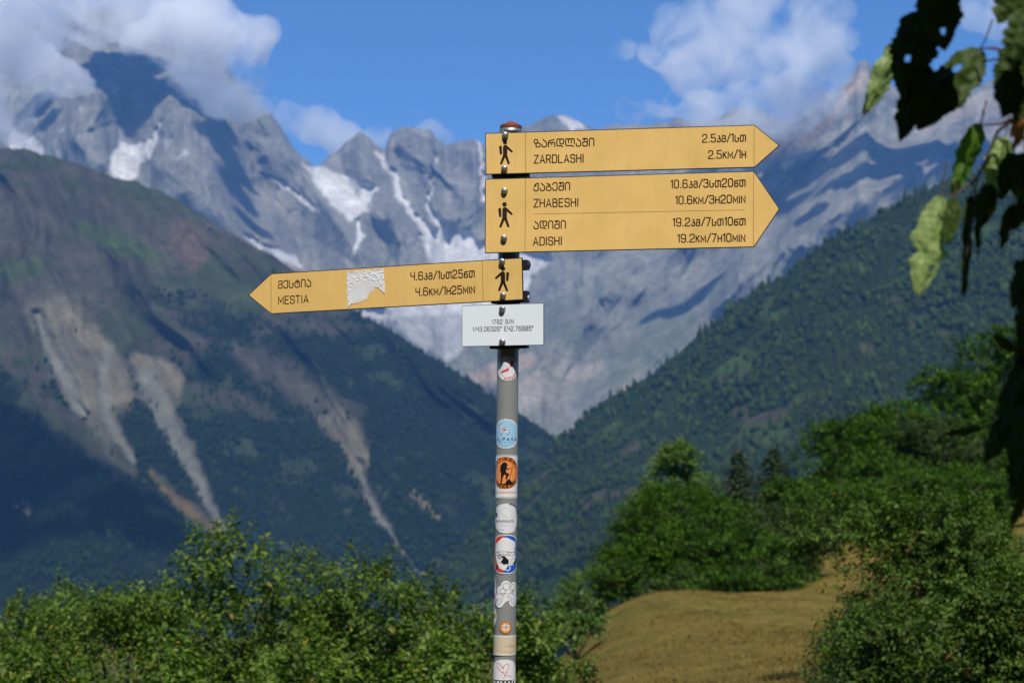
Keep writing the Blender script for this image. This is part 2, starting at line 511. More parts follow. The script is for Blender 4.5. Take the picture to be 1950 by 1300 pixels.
# ---- the wooded slope on the right
CREST_RIGHT = interp([(700, 1180), (780, 1115), (830, 1086), (880, 1040), (940, 975), (990, 920), (1040, 868), (1070, 838), (1110, 795), (1160, 755), (1210, 735), (1270, 690), (1330, 640),
                      (1400, 578), (1450, 545), (1500, 520), (1560, 470), (1620, 436), (1680, 405), (1740, 372), (1800, 346), (1860, 335), (1950, 310), (2150, 240), (2400, 150)])
def right_depth(PX, PY, T, CR):
    dc = np.interp(PX, [700, 1000, 1500, 2000, 2400], [3300, 3500, 3300, 3100, 3000])
    db = np.interp(PX, [700, 1000, 1500, 2000, 2400], [2700, 2200, 1900, 1800, 1750])
    base = db + (dc - db) * T ** 0.9
    V = ray(PX, PY, base)
    wob = 60 * fbm(V / 500.0, 3)
    q = np.stack([(V[..., 0] - 0.3 * V[..., 2] + wob) / 260.0, V[..., 1] / 4000.0, V[..., 2] / 900.0], -1)
    r1 = ridged(q + 3, 5, 0.5)
    r2 = fbm(V / 90.0, 4)
    hollow = PY - np.interp(PX, [830, 900, 1000, 1130, 1300, 1500, 1700], [1090, 1050, 980, 905, 870, 815, 760])
    step = sstep(-14, 26, hollow)
    lip = np.exp(-((hollow - 60) / 70.0) ** 2)
    fade = sstep(0.0, 0.06, 1 - T) * 0.8 + 0.2
    return base - (100 * r1 + 14 * r2) * fade - 0 * step - 110 * lip * fade
def right_open(PX, PY, V):
    n = fbm(V / 100.0 + 5, 5); n2 = fbm(V / 34.0 + 9, 4)
    line = np.interp(PX, [1100, 1300, 1500, 1700, 1950], [930, 860, 770, 640, 500])
    w = np.exp(-((PY - line) / 110.0) ** 2)
    return sstep(0.34, 0.60, n * 0.75 + 0.35 * n2 + 0.33 * w - 0.06)
def right_grass(PX, PY, V):
    return sstep(0.18, 0.42, fbm(V / 150.0 + 44, 5) + 0.12 * fbm(V / 30.0, 3)) * (1 - right_open(PX, PY, V))
def right_colour(PX, PY, T, V):
    n1 = fbm(V / 260.0 + 21, 5); n2 = fbm(V / 30.0, 4)
    c = np.zeros(PX.shape + (3,)) + np.array([0.012, 0.026, 0.006])
    c = c * (1 + 0.3 * n1 + 0.2 * n2)[..., None]
    c = mixc(c, [0.040, 0.066, 0.012], right_grass(PX, PY, V) * 0.8)
    c = mixc(c, [0.058, 0.048, 0.028], right_open(PX, PY, V) * 0.8)
    return np.clip(c, 0.008, 0.6)
_, RIGHTG = layer('right_mountain', np.arange(700, 2400, 3.8), CREST_RIGHT, lambda x: 1200 + 0 * x, 205, right_depth, right_colour, slope_mat, jit=7, seed=9.0,
      back=((30, -15), (200, -120), (900, -600)))

# ---- valley floor reaching under everything
vf = np.array([[-60000, -60000, -1500], [60000, -60000, -1500], [60000, 80000, -1500], [-60000, 80000, -1500]], float)
tag(np_mesh('ground', vf, np.array([[0, 1, 2, 3]]), paint('valley_floor', (0.06, 0.08, 0.035), rough=0.95, spec=0.1, var=0.3, scale=0.002)), kind='structure')
# ------------------------------------------------------------------ distant woods (each wood reads as one mass)
def leaf_shader(name, ramp, rough=0.6, spec=0.3, trans=0.25, island=True, attr=None, yellow=None):
    m = bpy.data.materials.new(name); m.use_nodes = True
    nt = m.node_tree
    b = nt.nodes['Principled BSDF']; out = nt.nodes['Material Output']
    g = node(nt, 'ShaderNodeNewGeometry')
    cr = node(nt, 'ShaderNodeValToRGB')
    els = cr.color_ramp.elements
    els[0].position = ramp[0][0]; els[0].color = (*ramp[0][1], 1)
    els[1].position = ramp[-1][0]; els[1].color = (*ramp[-1][1], 1)
    for p, c in ramp[1:-1]:
        e = els.new(p); e.color = (*c, 1)
    nt.links.new(g.outputs['Random Per Island'], cr.inputs['Fac'])
    b.inputs['Roughness'].default_value = rough
    b.inputs['Specular IOR Level'].default_value = spec
    col = cr.outputs['Color']
    # slow drift of hue through the crown
    tc = node(nt, 'ShaderNodeTexCoord')
    n = node(nt, 'ShaderNodeTexNoise', Scale=0.9, Detail=3.0)
    nt.links.new(tc.outputs['Object'], n.inputs['Vector'])
    r = node(nt, 'ShaderNodeMapRange')
    r.inputs['From Min'].default_value = 0.35; r.inputs['From Max'].default_value = 0.65
    r.inputs['To Min'].default_value = 0.78; r.inputs['To Max'].default_value = 1.22
    nt.links.new(n.outputs['Fac'], r.inputs['Value'])
    mx = node(nt, 'ShaderNodeVectorMath', operation='SCALE')
    nt.links.new(col, mx.inputs[0]); nt.links.new(r.outputs[0], mx.inputs['Scale'])
    col = mx.outputs[0]
    nt.links.new(col, b.inputs['Base Color'])
    if trans:
        t = node(nt, 'ShaderNodeBsdfTranslucent')
        tm = node(nt, 'ShaderNodeVectorMath', operation='MULTIPLY')
        tm.inputs[1].default_value = (1.1, 1.35, 0.6)
        nt.links.new(col, tm.inputs[0]); nt.links.new(tm.outputs[0], t.inputs['Color'])
        ms = node(nt, 'ShaderNodeMixShader'); ms.inputs[0].default_value = trans
        nt.links.new(b.outputs[0], ms.inputs[1]); nt.links.new(t.outputs[0], ms.inputs[2])
        nt.links.new(ms.outputs[0], out.inputs['Surface'])
    return m

def unit_conifer():
    V = []; Fc = []
    for z0, z1, r in ((0.05, 0.62, 0.27), (0.38, 1.0, 0.19)):
        k = len(V)
        for i in range(6):
            a = i / 6 * 2 * math.pi
            rr = r * (1.0 if i % 2 else 0.78)
            V.append((math.cos(a) * rr, math.sin(a) * rr, z0))
        V.append((0, 0, z1))
        for i in range(6): Fc.append((k + i, k + (i + 1) % 6, k + 6))
    return np.array(V), np.array(Fc)
def unit_round():
    bm = bmesh.new(); bmesh.ops.create_icosphere(bm, subdivisions=1, radius=0.5)
    V = np.array([v.co[:] for v in bm.verts]); Fc = np.array([[v.index for v in f.verts] for f in bm.faces]); bm.free()
    V *= (0.85, 0.85, 1.0); V[:, 2] += 0.45
    V *= 1 + 0.22 * np.random.default_rng(1).normal(size=(len(V), 1))
    return V, Fc
def wood(name, label, G, dens, n, hmin, hmax, conif, cols, seed):
    PX, PY, T, V = G
    r0 = np.random.default_rng(seed)
    hgt = np.abs(PY[0] - PY[-1])[None] + 0 * PX
    w = dens * hgt * (PX > -80) * (PX < 2050) * (PY < 1150)
    p = (w / w.sum()).ravel()
    idx = r0.choice(len(p), n, p=p)
    ii, jj = np.unravel_index(idx, PX.shape)
    fi = r0.uniform(0, 1, n); fj = r0.uniform(0, 1, n)
    i2 = np.minimum(ii + 1, PX.shape[0] - 1); j2 = np.minimum(jj + 1, PX.shape[1] - 1)
    pos = (V[ii, jj] * ((1 - fi) * (1 - fj))[:, None] + V[i2, jj] * (fi * (1 - fj))[:, None] + V[ii, j2] * ((1 - fi) * fj)[:, None] + V[i2, j2] * (fi * fj)[:, None])
    pn = fbm(pos / 170.0 + seed, 4)
    isc = r0.uniform(0, 1, n) < np.clip(conif + 1.1 * pn, 0.05, 0.95)
    h = hmin + (hmax - hmin) * r0.uniform(0, 1, n) ** 1.6 * (0.8 + 0.5 * sstep(-0.4, 0.4, fbm(pos / 120.0 + 9, 3)))
    cV, cF = unit_conifer(); rV, rF = unit_round()
    outV, outF, outC = [], [], []; k = 0
    for uV, uF, m, ws, ca, cb in ((cV, cF, isc, 0.9, cols[0], cols[1]), (rV, rF, ~isc, 0.85, cols[2], cols[3])):
        c = pos[m]; hh = h[m] * (1.0 if uV is cV else 0.72); q = len(c)
        a = r0.uniform(0, 6.28, q); ca_, sa_ = np.cos(a), np.sin(a)
        wd = hh * r0.uniform(0.8, 1.2, q) * ws
        x = uV[None, :, 0] * ca_[:, None] - uV[None, :, 1] * sa_[:, None]
        y = uV[None, :, 0] * sa_[:, None] + uV[None, :, 1] * ca_[:, None]
        W = np.stack([x * wd[:, None], y * wd[:, None], uV[None, :, 2] * hh[:, None]], -1) * (1 + r0.normal(0, 0.07, (q, len(uV), 1)))
        W = W + c[:, None] - np.array([0, 0, 1.0])
        f = uF[None] + (np.arange(q) * len(uV))[:, None, None] + k
        mixf = r0.uniform(0, 1, q)[:, None] * 0.4 + 0.6 * sstep(-0.4, 0.4, pn[m])[:, None]
        col = np.asarray(ca) + (np.asarray(cb) - np.asarray(ca)) * mixf
        col = col * r0.uniform(0.85, 1.18, (q, 1)) * (1 + 0.35 * fbm(c / 60.0 + seed, 3))[:, None]
        outV.append(W.reshape(-1, 3)); outF.append(f.reshape(-1, 3)); outC.append(np.repeat(col, len(uV), 0)); k += q * len(uV)
    o = np_mesh(name, np.concatenate(outV), np.concatenate(outF), attr_mat(name + '_leaves', scales=(), bump=None), smooth=False, attr={'col': np.concatenate(outC)})
    tag(o, label, kind='stuff')
LV = left_veg(LEFTG[0], LEFTG[1], LEFTG[3]) * (1 - 0.8 * left_glade(LEFTG[3]))
wood('forest', 'dark conifer forest on the long spur on the left', LEFTG, (LV ** 1.5) + 0.004, 17000, 8, 22, 0.6,
     ((0.004, 0.010, 0.003), (0.007, 0.017, 0.004), (0.009, 0.022, 0.004), (0.018, 0.037, 0.006)), 5)
RV = (1 - 0.93 * right_open(RIGHTG[0], RIGHTG[1], RIGHTG[3])) * (1 - 0.72 * right_grass(RIGHTG[0], RIGHTG[1], RIGHTG[3]))
wood('forest', 'mixed forest covering the steep slope on the right', RIGHTG, RV, 15000, 7, 27, 0.45,
     ((0.009, 0.018, 0.003), (0.020, 0.034, 0.006), (0.020, 0.034, 0.004), (0.034, 0.056, 0.006)), 6)

# ------------------------------------------------------------------ the near hillside
_GP = [-900, -400, 0, 500, 900, 1050, 1150, 1250, 1400, 1550, 1700, 1850, 1950, 2300, 2900]
_GD = [8, 14, 20, 30, 40, 48, 58, 72, 85, 105, 130, 180, 260]
_GT = np.array([   # photograph row of the ground at each column and distance
    [2100, 2000, 1950, 1850, 1750, 1680, 1640, 1600, 1560, 1520, 1480, 1450, 1430, 1350, 1250],
    [1750, 1700, 1680, 1620, 1500, 1430, 1390, 1365, 1345, 1320, 1290, 1265, 1250, 1180, 1100],
    [1480, 1450, 1440, 1430, 1420, 1360, 1300, 1282, 1268, 1255, 1235, 1205, 1190, 1110, 1000],
    [1480, 1440, 1430, 1420, 1390, 1300, 1215, 1188, 1182, 1188, 1180, 1150, 1120, 1030, 900],
    [1600, 1560, 1540, 1500, 1400, 1265, 1158, 1121, 1120, 1124, 1136, 1100, 1070, 970, 850],
    [1640, 1600, 1560, 1500, 1400, 1290, 1190, 1150, 1140, 1118, 1108, 1070, 1045, 940, 820],
    [1440, 1420, 1420, 1410, 1380, 1300, 1210, 1165, 1150, 1095, 1070, 1042, 1018, 920, 800],
    [1380, 1370, 1370, 1370, 1350, 1310, 1235, 1175, 1120, 1018, 1005, 1000, 986, 890, 780],
    [1340, 1330, 1330, 1330, 1330, 1310, 1250, 1190, 1130, 1008, 984, 966, 955, 860, 760],
    [1310, 1300, 1300, 1300, 1300, 1300, 1270, 1220, 1160, 1040, 962, 915, 890, 820, 740],
    [1280, 1270, 1270, 1270, 1280, 1290, 1290, 1240, 1180, 1080, 980, 890, 850, 780, 720],
    [1240, 1235, 1235, 1235, 1250, 1290, 1330, 1380, 1330, 1230, 1130, 1030, 960, 900, 850],
    [1210, 1205, 1205, 1205, 1230, 1300, 1500, 1600, 1560, 1500, 1420, 1320, 1270, 1200, 1150]], float)
def _build_gt():
    pf = np.arange(-900, 2901, 20.0); lf = np.linspace(math.log(8), math.log(260), 140)
    A = np.array([np.interp(pf, _GP, r) for r in _GT])
    Bm = np.array([np.interp(lf, np.log(_GD), A[:, k]) for k in range(len(pf))]).T
    def blur(M, n, axis):
        k = np.hanning(2 * n + 3)[1:-1]; k /= k.sum()
        Mp = np.concatenate([np.repeat(M[:1], n, 0), M, np.repeat(M[-1:], n, 0)], 0) if axis == 0 else np.concatenate([np.repeat(M[:, :1], n, 1), M, np.repeat(M[:, -1:], n, 1)], 1)
        return np.apply_along_axis(lambda v: np.convolve(v, k, 'valid'), axis, Mp)
    return pf, lf, blur(blur(Bm, 4, 0), 3, 1)
_pf, _lf, _gt = _build_gt()
def ground_z(x, y):
    x = np.asarray(x, float); y = np.asarray(y, float)
    yc = np.clip(y, 8.0, 259.9)
    px = np.clip(CX + F * x / yc, -900, 2899.9)
    a = (px + 900) / 20.0; b = (np.log(yc) - _lf[0]) / (_lf[1] - _lf[0])
    i = np.clip(a.astype(int), 0, len(_pf) - 2); j = np.clip(b.astype(int), 0, len(_lf) - 2)
    fa, fb = a - i, b - j
    py = (_gt[j, i] * (1 - fa) + _gt[j, i + 1] * fa) * (1 - fb) + (_gt[j + 1, i] * (1 - fa) + _gt[j + 1, i + 1] * fa) * fb
    z = EYE - (py - 900) / F * yc
    k = sstep(2.0, 9.0, y)
    return z * k + (0.03 * x) * (1 - k)
def gz(x, y): return float(ground_z(x, y))
def near_ground():
    xs = np.concatenate([np.linspace(-110, -12, 40), np.linspace(-11, 34, 190), np.linspace(36, 130, 40)])
    ys = np.concatenate([np.linspace(-14, 2, 14), np.linspace(2.5, 90, 280), np.linspace(91, 260, 60)])
    X, Y = np.meshgrid(xs, ys)
    Z = ground_z(X, Y)
    q = np.stack([X, Y, 0 * X], -1)
    Z = Z + 0.10 * fbm(q / 2.2, 4) * sstep(6, 14, Y) + 0.03 * fbm(q / 0.5, 3) + 0.22 * fbm(q / 9.0 + 3, 3) * sstep(20, 40, Y)
    n1 = fbm(q / 6.0, 5); n2 = fbm(q / 1.3 + 4, 5); n3 = fbm(q / 0.35 + 9, 3)
    C = np.zeros(X.shape + (3,)) + np.array([0.172, 0.124, 0.026])
    C = C * (1 + 0.34 * n1 + 0.34 * n2 + 0.2 * n3)[..., None]
    green = sstep(0.0, 0.6, n1 * 0.8 + 0.6 * n2)
    C = mixc(C, [0.095, 0.09, 0.014], green * 0.85)
    bare = sstep(0.45, 0.7, fbm(q / 1.1 + 20, 4))
    C = mixc(C, [0.13, 0.09, 0.04], bare * 0.5)
    C = mixc(C, [0.05, 0.06, 0.02], sstep(-1, -6, X) * 0.85)
    C = mixc(C, [0.10, 0.10, 0.03], sstep(100, 140, Y) * 0.8)
    V = np.stack([X, Y, Z], -1)
    n = V.shape[1]
    idx = np.arange(V.shape[0] * n).reshape(V.shape[0], n)
    f = np.stack([idx[:-1, :-1], idx[:-1, 1:], idx[1:, 1:], idx[1:, :-1]], -1).reshape(-1, 4)
    o = np_mesh('hillside_meadow', V.reshape(-1, 3), f, attr_mat('dry_meadow', scales=(3.0, 14.0), bump=(9.0, 0.12, 0.9), var=0.25), attr={'col': np.clip(C, 0.01, 0.6).reshape(-1, 3)})
    tag(o, kind='structure')
near_ground()
def grass():
    """tufts of dry grass on the part of the meadow in view"""
    r0 = np.random.default_rng(9)
    n = 14000
    y = 12 + 34 * r0.uniform(0, 1, n) ** 1.3
    x = r0.uniform(0.2, 9.5, n) * y / 30 + r0.uniform(-0.5, 3.0, n)
    k = 3
    x = np.repeat(x, k) + r0.normal(0, 0.05, n * k); y = np.repeat(y, k) + r0.normal(0, 0.05, n * k)
    q = np.stack([x, y, 0 * x], -1)
    z = ground_z(x, y) + 0.10 * fbm(q / 2.2, 4) * sstep(6, 14, y) + 0.22 * fbm(q / 9.0 + 3, 3) * sstep(20, 40, y)
    h = r0.uniform(0.03, 0.075, n * k) * (0.6 + 0.8 * sstep(-0.3, 0.5, fbm(q / 3.0, 3)))
    a = r0.uniform(0, 6.28, n * k); w = 0.012 + 0 * a
    lx, ly = r0.normal(0, 0.05, n * k), r0.normal(0, 0.05, n * k)
    b = np.stack([x, y, z - 0.03], -1)
    d = np.stack([np.cos(a) * w, np.sin(a) * w, 0 * a], -1)
    tip = b + np.stack([lx, ly, h + 0.03], -1)
    V = np.stack([b - d, b + d, tip], 1).reshape(-1, 3)
    f = np.arange(len(V)).reshape(-1, 3)
    m = leaf_shader('dry_grass_blades', [(0.0, (0.16, 0.105, 0.024)), (0.55, (0.20, 0.132, 0.034)), (0.8, (0.11, 0.098, 0.018)), (1.0, (0.07, 0.078, 0.014))], rough=0.8, spec=0.1, trans=0.15)
    tag(np_mesh('grass', V, f, m, smooth=False), 'short dry grass covering the meadow', kind='stuff')
grass()

# ------------------------------------------------------------------ plants
bark_mat = paint('grey_bark', (0.13, 0.11, 0.09), rough=0.9, spec=0.1, var=0.35, scale=18, bump=0.6, bscale=40)
def tube(path, radii, seg=7):
    """tapered tube through path, returns V, F(quads)"""
    path = np.asarray(path, float); n = len(path)
    t = np.gradient(path, axis=0); t /= np.linalg.norm(t, axis=1)[:, None] + 1e-9
    ref = np.array([0, 0, 1.0]) if abs(t[0, 2]) < 0.8 else np.array([1.0, 0, 0])
    u = np.cross(t, ref); u /= np.linalg.norm(u, axis=1)[:, None] + 1e-9
    v = np.cross(t, u)
    a = np.arange(seg) / seg * 2 * math.pi
    V = path[:, None] + (u[:, None] * np.cos(a)[None, :, None] + v[:, None] * np.sin(a)[None, :, None]) * np.asarray(radii)[:, None, None]
    idx = np.arange(n * seg).reshape(n, seg)
    nx = np.roll(idx, -1, 1)
    f = np.stack([idx[:-1], nx[:-1], nx[1:], idx[1:]], -1).reshape(-1, 4)
    return V.reshape(-1, 3), f
def tubes_obj(name, items, mat, parent, seg=7):
    VV, FF = [], []; k = 0
    for path, rad in items:
        V, f = tube(path, rad, seg); VV.append(V); FF.append(f + k); k += len(V)
    return np_mesh(name, np.concatenate(VV), np.concatenate(FF), mat, parent)
def leaves_arrays(pos, axis, nrm, length, width, full=True, fold=0.25):
    """pos (n,3) base, axis unit (n,3), nrm unit (n,3)"""
    side = np.cross(axis, nrm); side /= np.linalg.norm(side, axis=1)[:, None] + 1e-9
    nrm = np.cross(side, axis)
    L = length[:, None]; W = width[:, None]
    up = nrm * W * fold
    if full:
        b = pos; tip = pos + axis * L - nrm * L * 0.12
        l1 = pos + axis * L * 0.30 + side * W * 0.48 + up; l2 = pos + axis * L * 0.68 + side * W * 0.42 + up * 0.8
        r1 = pos + axis * L * 0.30 - side * W * 0.48 + up; r2 = pos + axis * L * 0.68 - side * W * 0.42 + up * 0.8
        V = np.stack([b, l1, l2, tip, r2, r1], 1).reshape(-1, 3)
        k = (np.arange(len(pos)) * 6)[:, None]
        return V, np.concatenate([k + np.array([[0, 3, 2, 1]]), k + np.array([[0, 5, 4, 3]])])
    b = pos; tip = pos + axis * L
    l = pos + axis * L * 0.45 + side * W * 0.5 + up; r = pos + axis * L * 0.45 - side * W * 0.5 + up
    V = np.stack([b, r, tip, l], 1).reshape(-1, 3)
    k = (np.arange(len(pos)) * 4)[:, None]
    return V, np.concatenate([k + np.array([[0, 1, 2, 3]])])
def unit(v): return v / (np.linalg.norm(v, axis=-1, keepdims=True) + 1e-9)
def crown_arrays(lobes, n_shoots, per, leaf, shoot, seed, full, upward=0.45, shell=0.5, wratio=0.55, gap=-0.2):
    r0 = np.random.default_rng(seed)
    lb = np.asarray(lobes, float)
    vol = (lb[:, 3] * lb[:, 4] * lb[:, 5]) ** 0.62
    li = r0.choice(len(lb), n_shoots, p=vol / vol.sum())
    d = unit(r0.normal(size=(n_shoots, 3)))
    d[:, 2] = np.where(d[:, 2] < -0.35, -d[:, 2], d[:, 2])
    rr = shell + (1 - shell) * r0.uniform(0, 1, n_shoots) ** 0.7
    o = lb[li, :3] + d * lb[li, 3:] * rr[:, None]
    # clumping: draw shoots together around cluster seeds
    nd = fbm(o / (shoot * 2.2) + seed, 3)
    keep = nd > gap
    o, d = o[keep], d[keep]; n = len(o)
    sd_ = unit(d * np.array([1, 1, 0.8]) + np.array([0, 0, upward]) + r0.normal(0, 0.35, (n, 3)))
    ln = shoot * r0.uniform(0.6, 1.25, n)
    t = np.tile((np.arange(per) + 0.5) / per, n)
    ri = np.repeat(np.arange(n), per)
    m = n * per
    phi = np.tile(np.arange(per) * 2.4, n) + np.repeat(r0.uniform(0, 6.28, n), per) + r0.normal(0, 0.4, m)
    ax = sd_[ri]
    e1 = unit(np.cross(ax, np.array([0.13, 0.21, 1.0]))); e2 = np.cross(ax, e1)
    rad = e1 * np.cos(phi)[:, None] + e2 * np.sin(phi)[:, None]
    pos = o[ri] + ax * (ln[ri] * t)[:, None] + np.array([0, 0, -1.0]) * (ln[ri] * t * t * 0.18)[:, None] + rad * (leaf * 0.15)
    la = unit(rad + ax * 0.55 + np.array([0, 0, -0.25]) + r0.normal(0, 0.3, (m, 3)))
    nr = unit(np.array([0, 0, 1.0]) + 0.45 * ax + r0.normal(0, 0.45, (m, 3)))
    L = leaf * r0.uniform(0.5, 1.45, m) * (1 - 0.35 * t ** 3)
    V, f = leaves_arrays(pos, la, nr, L, L * wratio, full)
    stems = [(np.stack([o[i] - sd_[i] * ln[i] * 0.2, o[i] + sd_[i] * ln[i] * 0.5, o[i] + sd_[i] * ln[i] * 0.95 - np.array([0, 0, ln[i] * 0.17])]), None) for i in range(0, n, max(1, n // 160))]
    return V, f, stems
leaf_front = leaf_shader('hazel_leaves', [(0.0, (0.040, 0.080, 0.005)), (0.35, (0.068, 0.122, 0.008)), (0.75, (0.105, 0.165, 0.014)), (0.984, (0.16, 0.21, 0.04)), (0.988, (0.26, 0.22, 0.02)), (1.0, (0.2, 0.14, 0.02))], rough=0.5, spec=0.2, trans=0.3)
leaf_small = leaf_shader('small_shrub_leaves', [(0.0, (0.024, 0.060, 0.004)), (0.4, (0.050, 0.102, 0.007)), (0.85, (0.090, 0.150, 0.015)), (0.994, (0.10, 0.14, 0.03)), (0.997, (0.22, 0.10, 0.02)), (1.0, (0.2, 0.09, 0.02))], rough=0.55, spec=0.2, trans=0.28)
leaf_bright = leaf_shader('fresh_leaves', [(0.0, (0.05, 0.10, 0.012)), (0.5, (0.085, 0.16, 0.02)), (1.0, (0.13, 0.22, 0.035))], rough=0.5, spec=0.4, trans=0.35)
leaf_mid = leaf_shader('tree_leaves', [(0.0, (0.012, 0.036, 0.002)), (0.5, (0.032, 0.080, 0.003)), (1.0, (0.078, 0.150, 0.007))], rough=0.6, spec=0.12, trans=0.25)
leaf_grey = leaf_shader('grey_green_leaves', [(0.0, (0.022, 0.042, 0.008)), (0.5, (0.040, 0.066, 0.013)), (1.0, (0.065, 0.095, 0.018))], rough=0.6, spec=0.12, trans=0.2)
leaf_light = leaf_shader('light_green_leaves', [(0.0, (0.050, 0.10, 0.018)), (0.5, (0.085, 0.15, 0.028)), (1.0, (0.13, 0.20, 0.045))], rough=0.6, spec=0.12, trans=0.25)
leaf_dark = leaf_shader('spruce_needles', [(0.0, (0.012, 0.026, 0.010)), (0.5, (0.020, 0.040, 0.014)), (1.0, (0.030, 0.052, 0.015))], rough=0.6, spec=0.12, trans=0.1)
def plant(name, label, cat, x, y, top, width, mat, leaf, shoot, n_shoots, per, seed, group, full=False, lobes=7, upward=0.45, base=None, trunk='trunk', depth=None, shape=None, stems=5, lift=0.25):
    r0 = np.random.default_rng(seed)
    z0 = gz(x, y) if base is None else base
    H = top - z0
    root = empty(name, (x, y, z0))
    tag(root, label, cat, group)
    w = width / 2; dd = depth / 2 if depth else w
    lb = []
    if shape: lb = [(a * w, b * dd, c * H, r1 * w, r1 * dd, r2 * H) for a, b, c, r1, r2 in shape]
    else:
        for i in range(lobes):
            a = i / lobes * 6.28 + r0.uniform(-0.4, 0.4); q = r0.uniform(0.3, 0.62)
            zc = r0.uniform(lift + 0.12, 0.78)
            lb.append((math.cos(a) * w * q, math.sin(a) * dd * q, H * zc, w * r0.uniform(0.35, 0.52), dd * r0.uniform(0.35, 0.52), H * r0.uniform(0.16, 0.24)))
        lb.append((0, 0, H * 0.76, w * 0.5, dd * 0.5, H * 0.2)); lb.append((0, 0, H * (0.5 + lift * 0.3), w * 0.62, dd * 0.62, H * 0.26))
    V, f, tw = crown_arrays(lb, n_shoots, per, leaf, shoot, seed, full, upward, gap=((-0.34 if y < 12.2 else -0.2) if full else -0.08))
    V = V[:]
    # fit the top of the crown to the height wanted
    zt = np.quantile(V[:, 2], 0.9985)
    V[:, 2] *= H / zt
    k = H / zt
    np_mesh('crown', V, f, mat, root, smooth=False)
    items = []
    tr = max(0.02, H * 0.018)
    for i in range(stems):
        lobe = lb[i % len(lb)]
        e = np.array(lobe[:3]) * np.array([1, 1, k])
        s = np.array([0, 0, -0.15 * H * 0.2])
        m1 = s + (e - s) * 0.35 + np.array([-0.12 * e[0], -0.12 * e[1], 0.06 * H]); m2 = s + (e - s) * 0.7 + np.array([0, 0, 0.03 * H])
        items.append((np.stack([s, m1, m2, e]), [tr, tr * 0.75, tr * 0.5, tr * 0.25]))
    tubes_obj(trunk, items, bark_mat, root, 5)
    o = tubes_obj('twigs', [(pth * np.array([1, 1, k]), [leaf * 0.06, leaf * 0.045, leaf * 0.02]) for pth, _ in tw], bark_mat, root, 4)
    o['kind'] = 'stuff'
    return root
def at_px(px, D): return float(ray(px, 900, D)[0])
def top_z(py, D): return float(ray(975, py, D)[2])
def put(name, label, cat, px, py, wpx, D, mat, leaf, shoot, n, per, seed, group, **kw):
    return plant(name, label, cat, at_px(px, D), D, top_z(py, D), wpx / F * D, mat, leaf, shoot, n, per, seed, group, **kw)

SHR = 'leafy shrubs along the foot of the view'
front = [
    (-60, 1150, 330, 15.2, leaf_front, 'broad shrub cut by the left edge of the photo'),
    (95, 1118, 260, 17.5, leaf_front, 'shrub near the left edge with the bright yellow green tip standing above it'),
    (245, 1098, 270, 15.6, leaf_front, 'low rounded shrub left of the tallest shrub'),
    (430, 985, 330, 14.2, leaf_front, 'tallest shrub with a thin leafy leader against the blue slope'),
    (575, 1040, 250, 15.4, leaf_front, 'shrub just right of the tallest one'),
    (700, 1042, 270, 14.6, leaf_front, 'shrub with several upright shoots below the narrow scree runnel'),
    (830, 1088, 230, 16.0, leaf_front, 'shrub just left of the signpost pole'),
    (990, 1122, 205, 14.4, leaf_front, 'pale leaved shrub directly behind and right of the signpost pole'),
    (60, 1215, 330, 11.8, leaf_front, 'foreground shrub in the bottom left corner'),
    (330, 1200, 330, 11.6, leaf_front, 'foreground shrub below the tallest shrub'),
    (600, 1195, 330, 11.9, leaf_front, 'foreground shrub halfway between the left edge and the pole'),
    (850, 1205, 300, 11.7, leaf_front, 'foreground shrub touching the pole at the bottom'),
]
for i, (px, py, w, D, m, lab) in enumerate(front):
    put('leafy_shrub', lab, 'shrub', px, py, w * 1.12, D, m, 0.062, 0.34, 900, 13, 100 + i, SHR, full=True, upward=0.9, lift=0.1, lobes=8, trunk='stems', base=top_z(py, D) - 2.9, depth=2.2)
back = [(-20, 1165, 300, 20.5, 'shrub in the second row behind the bottom left corner'), (210, 1150, 300, 21, 'shrub in the second row behind the low rounded shrub'),
        (440, 1120, 300, 19, 'shrub in the second row behind the tallest shrub'), (650, 1125, 300, 20, 'shrub in the second row right of the tallest shrub'),
        (860, 1150, 280, 19.5, 'shrub in the second row behind the pole'), (975, 1165, 180, 18.5, 'shrub in the second row right of the pole')]
for i, (px, py, w, D, lab) in enumerate(back):
    put('leafy_shrub', lab, 'shrub', px, py, w * 1.15, D, leaf_front, 0.075, 0.36, 620, 12, 160 + i, SHR, upward=0.7, lift=0.0, lobes=9, trunk='stems', base=top_z(py, D) - 3.0, depth=2.6)
put('leafy_shrub', 'small bright yellow green shrub top rising near the left edge', 'shrub', 120, 1082, 90, 18.5, leaf_bright, 0.07, 0.4, 90, 12, 130, SHR, full=True, upward=1.0, trunk='stems', base=top_z(1082, 18.5) - 2.2)
put('leafy_bush', 'dense green bush on the left edge of the dry meadow', 'bush', 1095, 1122, 120, 32, leaf_bright, 0.11, 0.4, 620, 12, 131, 'bushes around the meadow', lobes=6, lift=0.05, trunk='stems', base=top_z(1122, 32) - 1.6)
put('leafy_bush', 'olive tree top seen over the bush left of the meadow', 'bush', 1110, 1075, 130, 62, leaf_light, 0.16, 0.6, 500, 12, 132, 'bushes around the meadow', lobes=6, lift=0.05, trunk='stems', base=top_z(1075, 62) - 4.0)
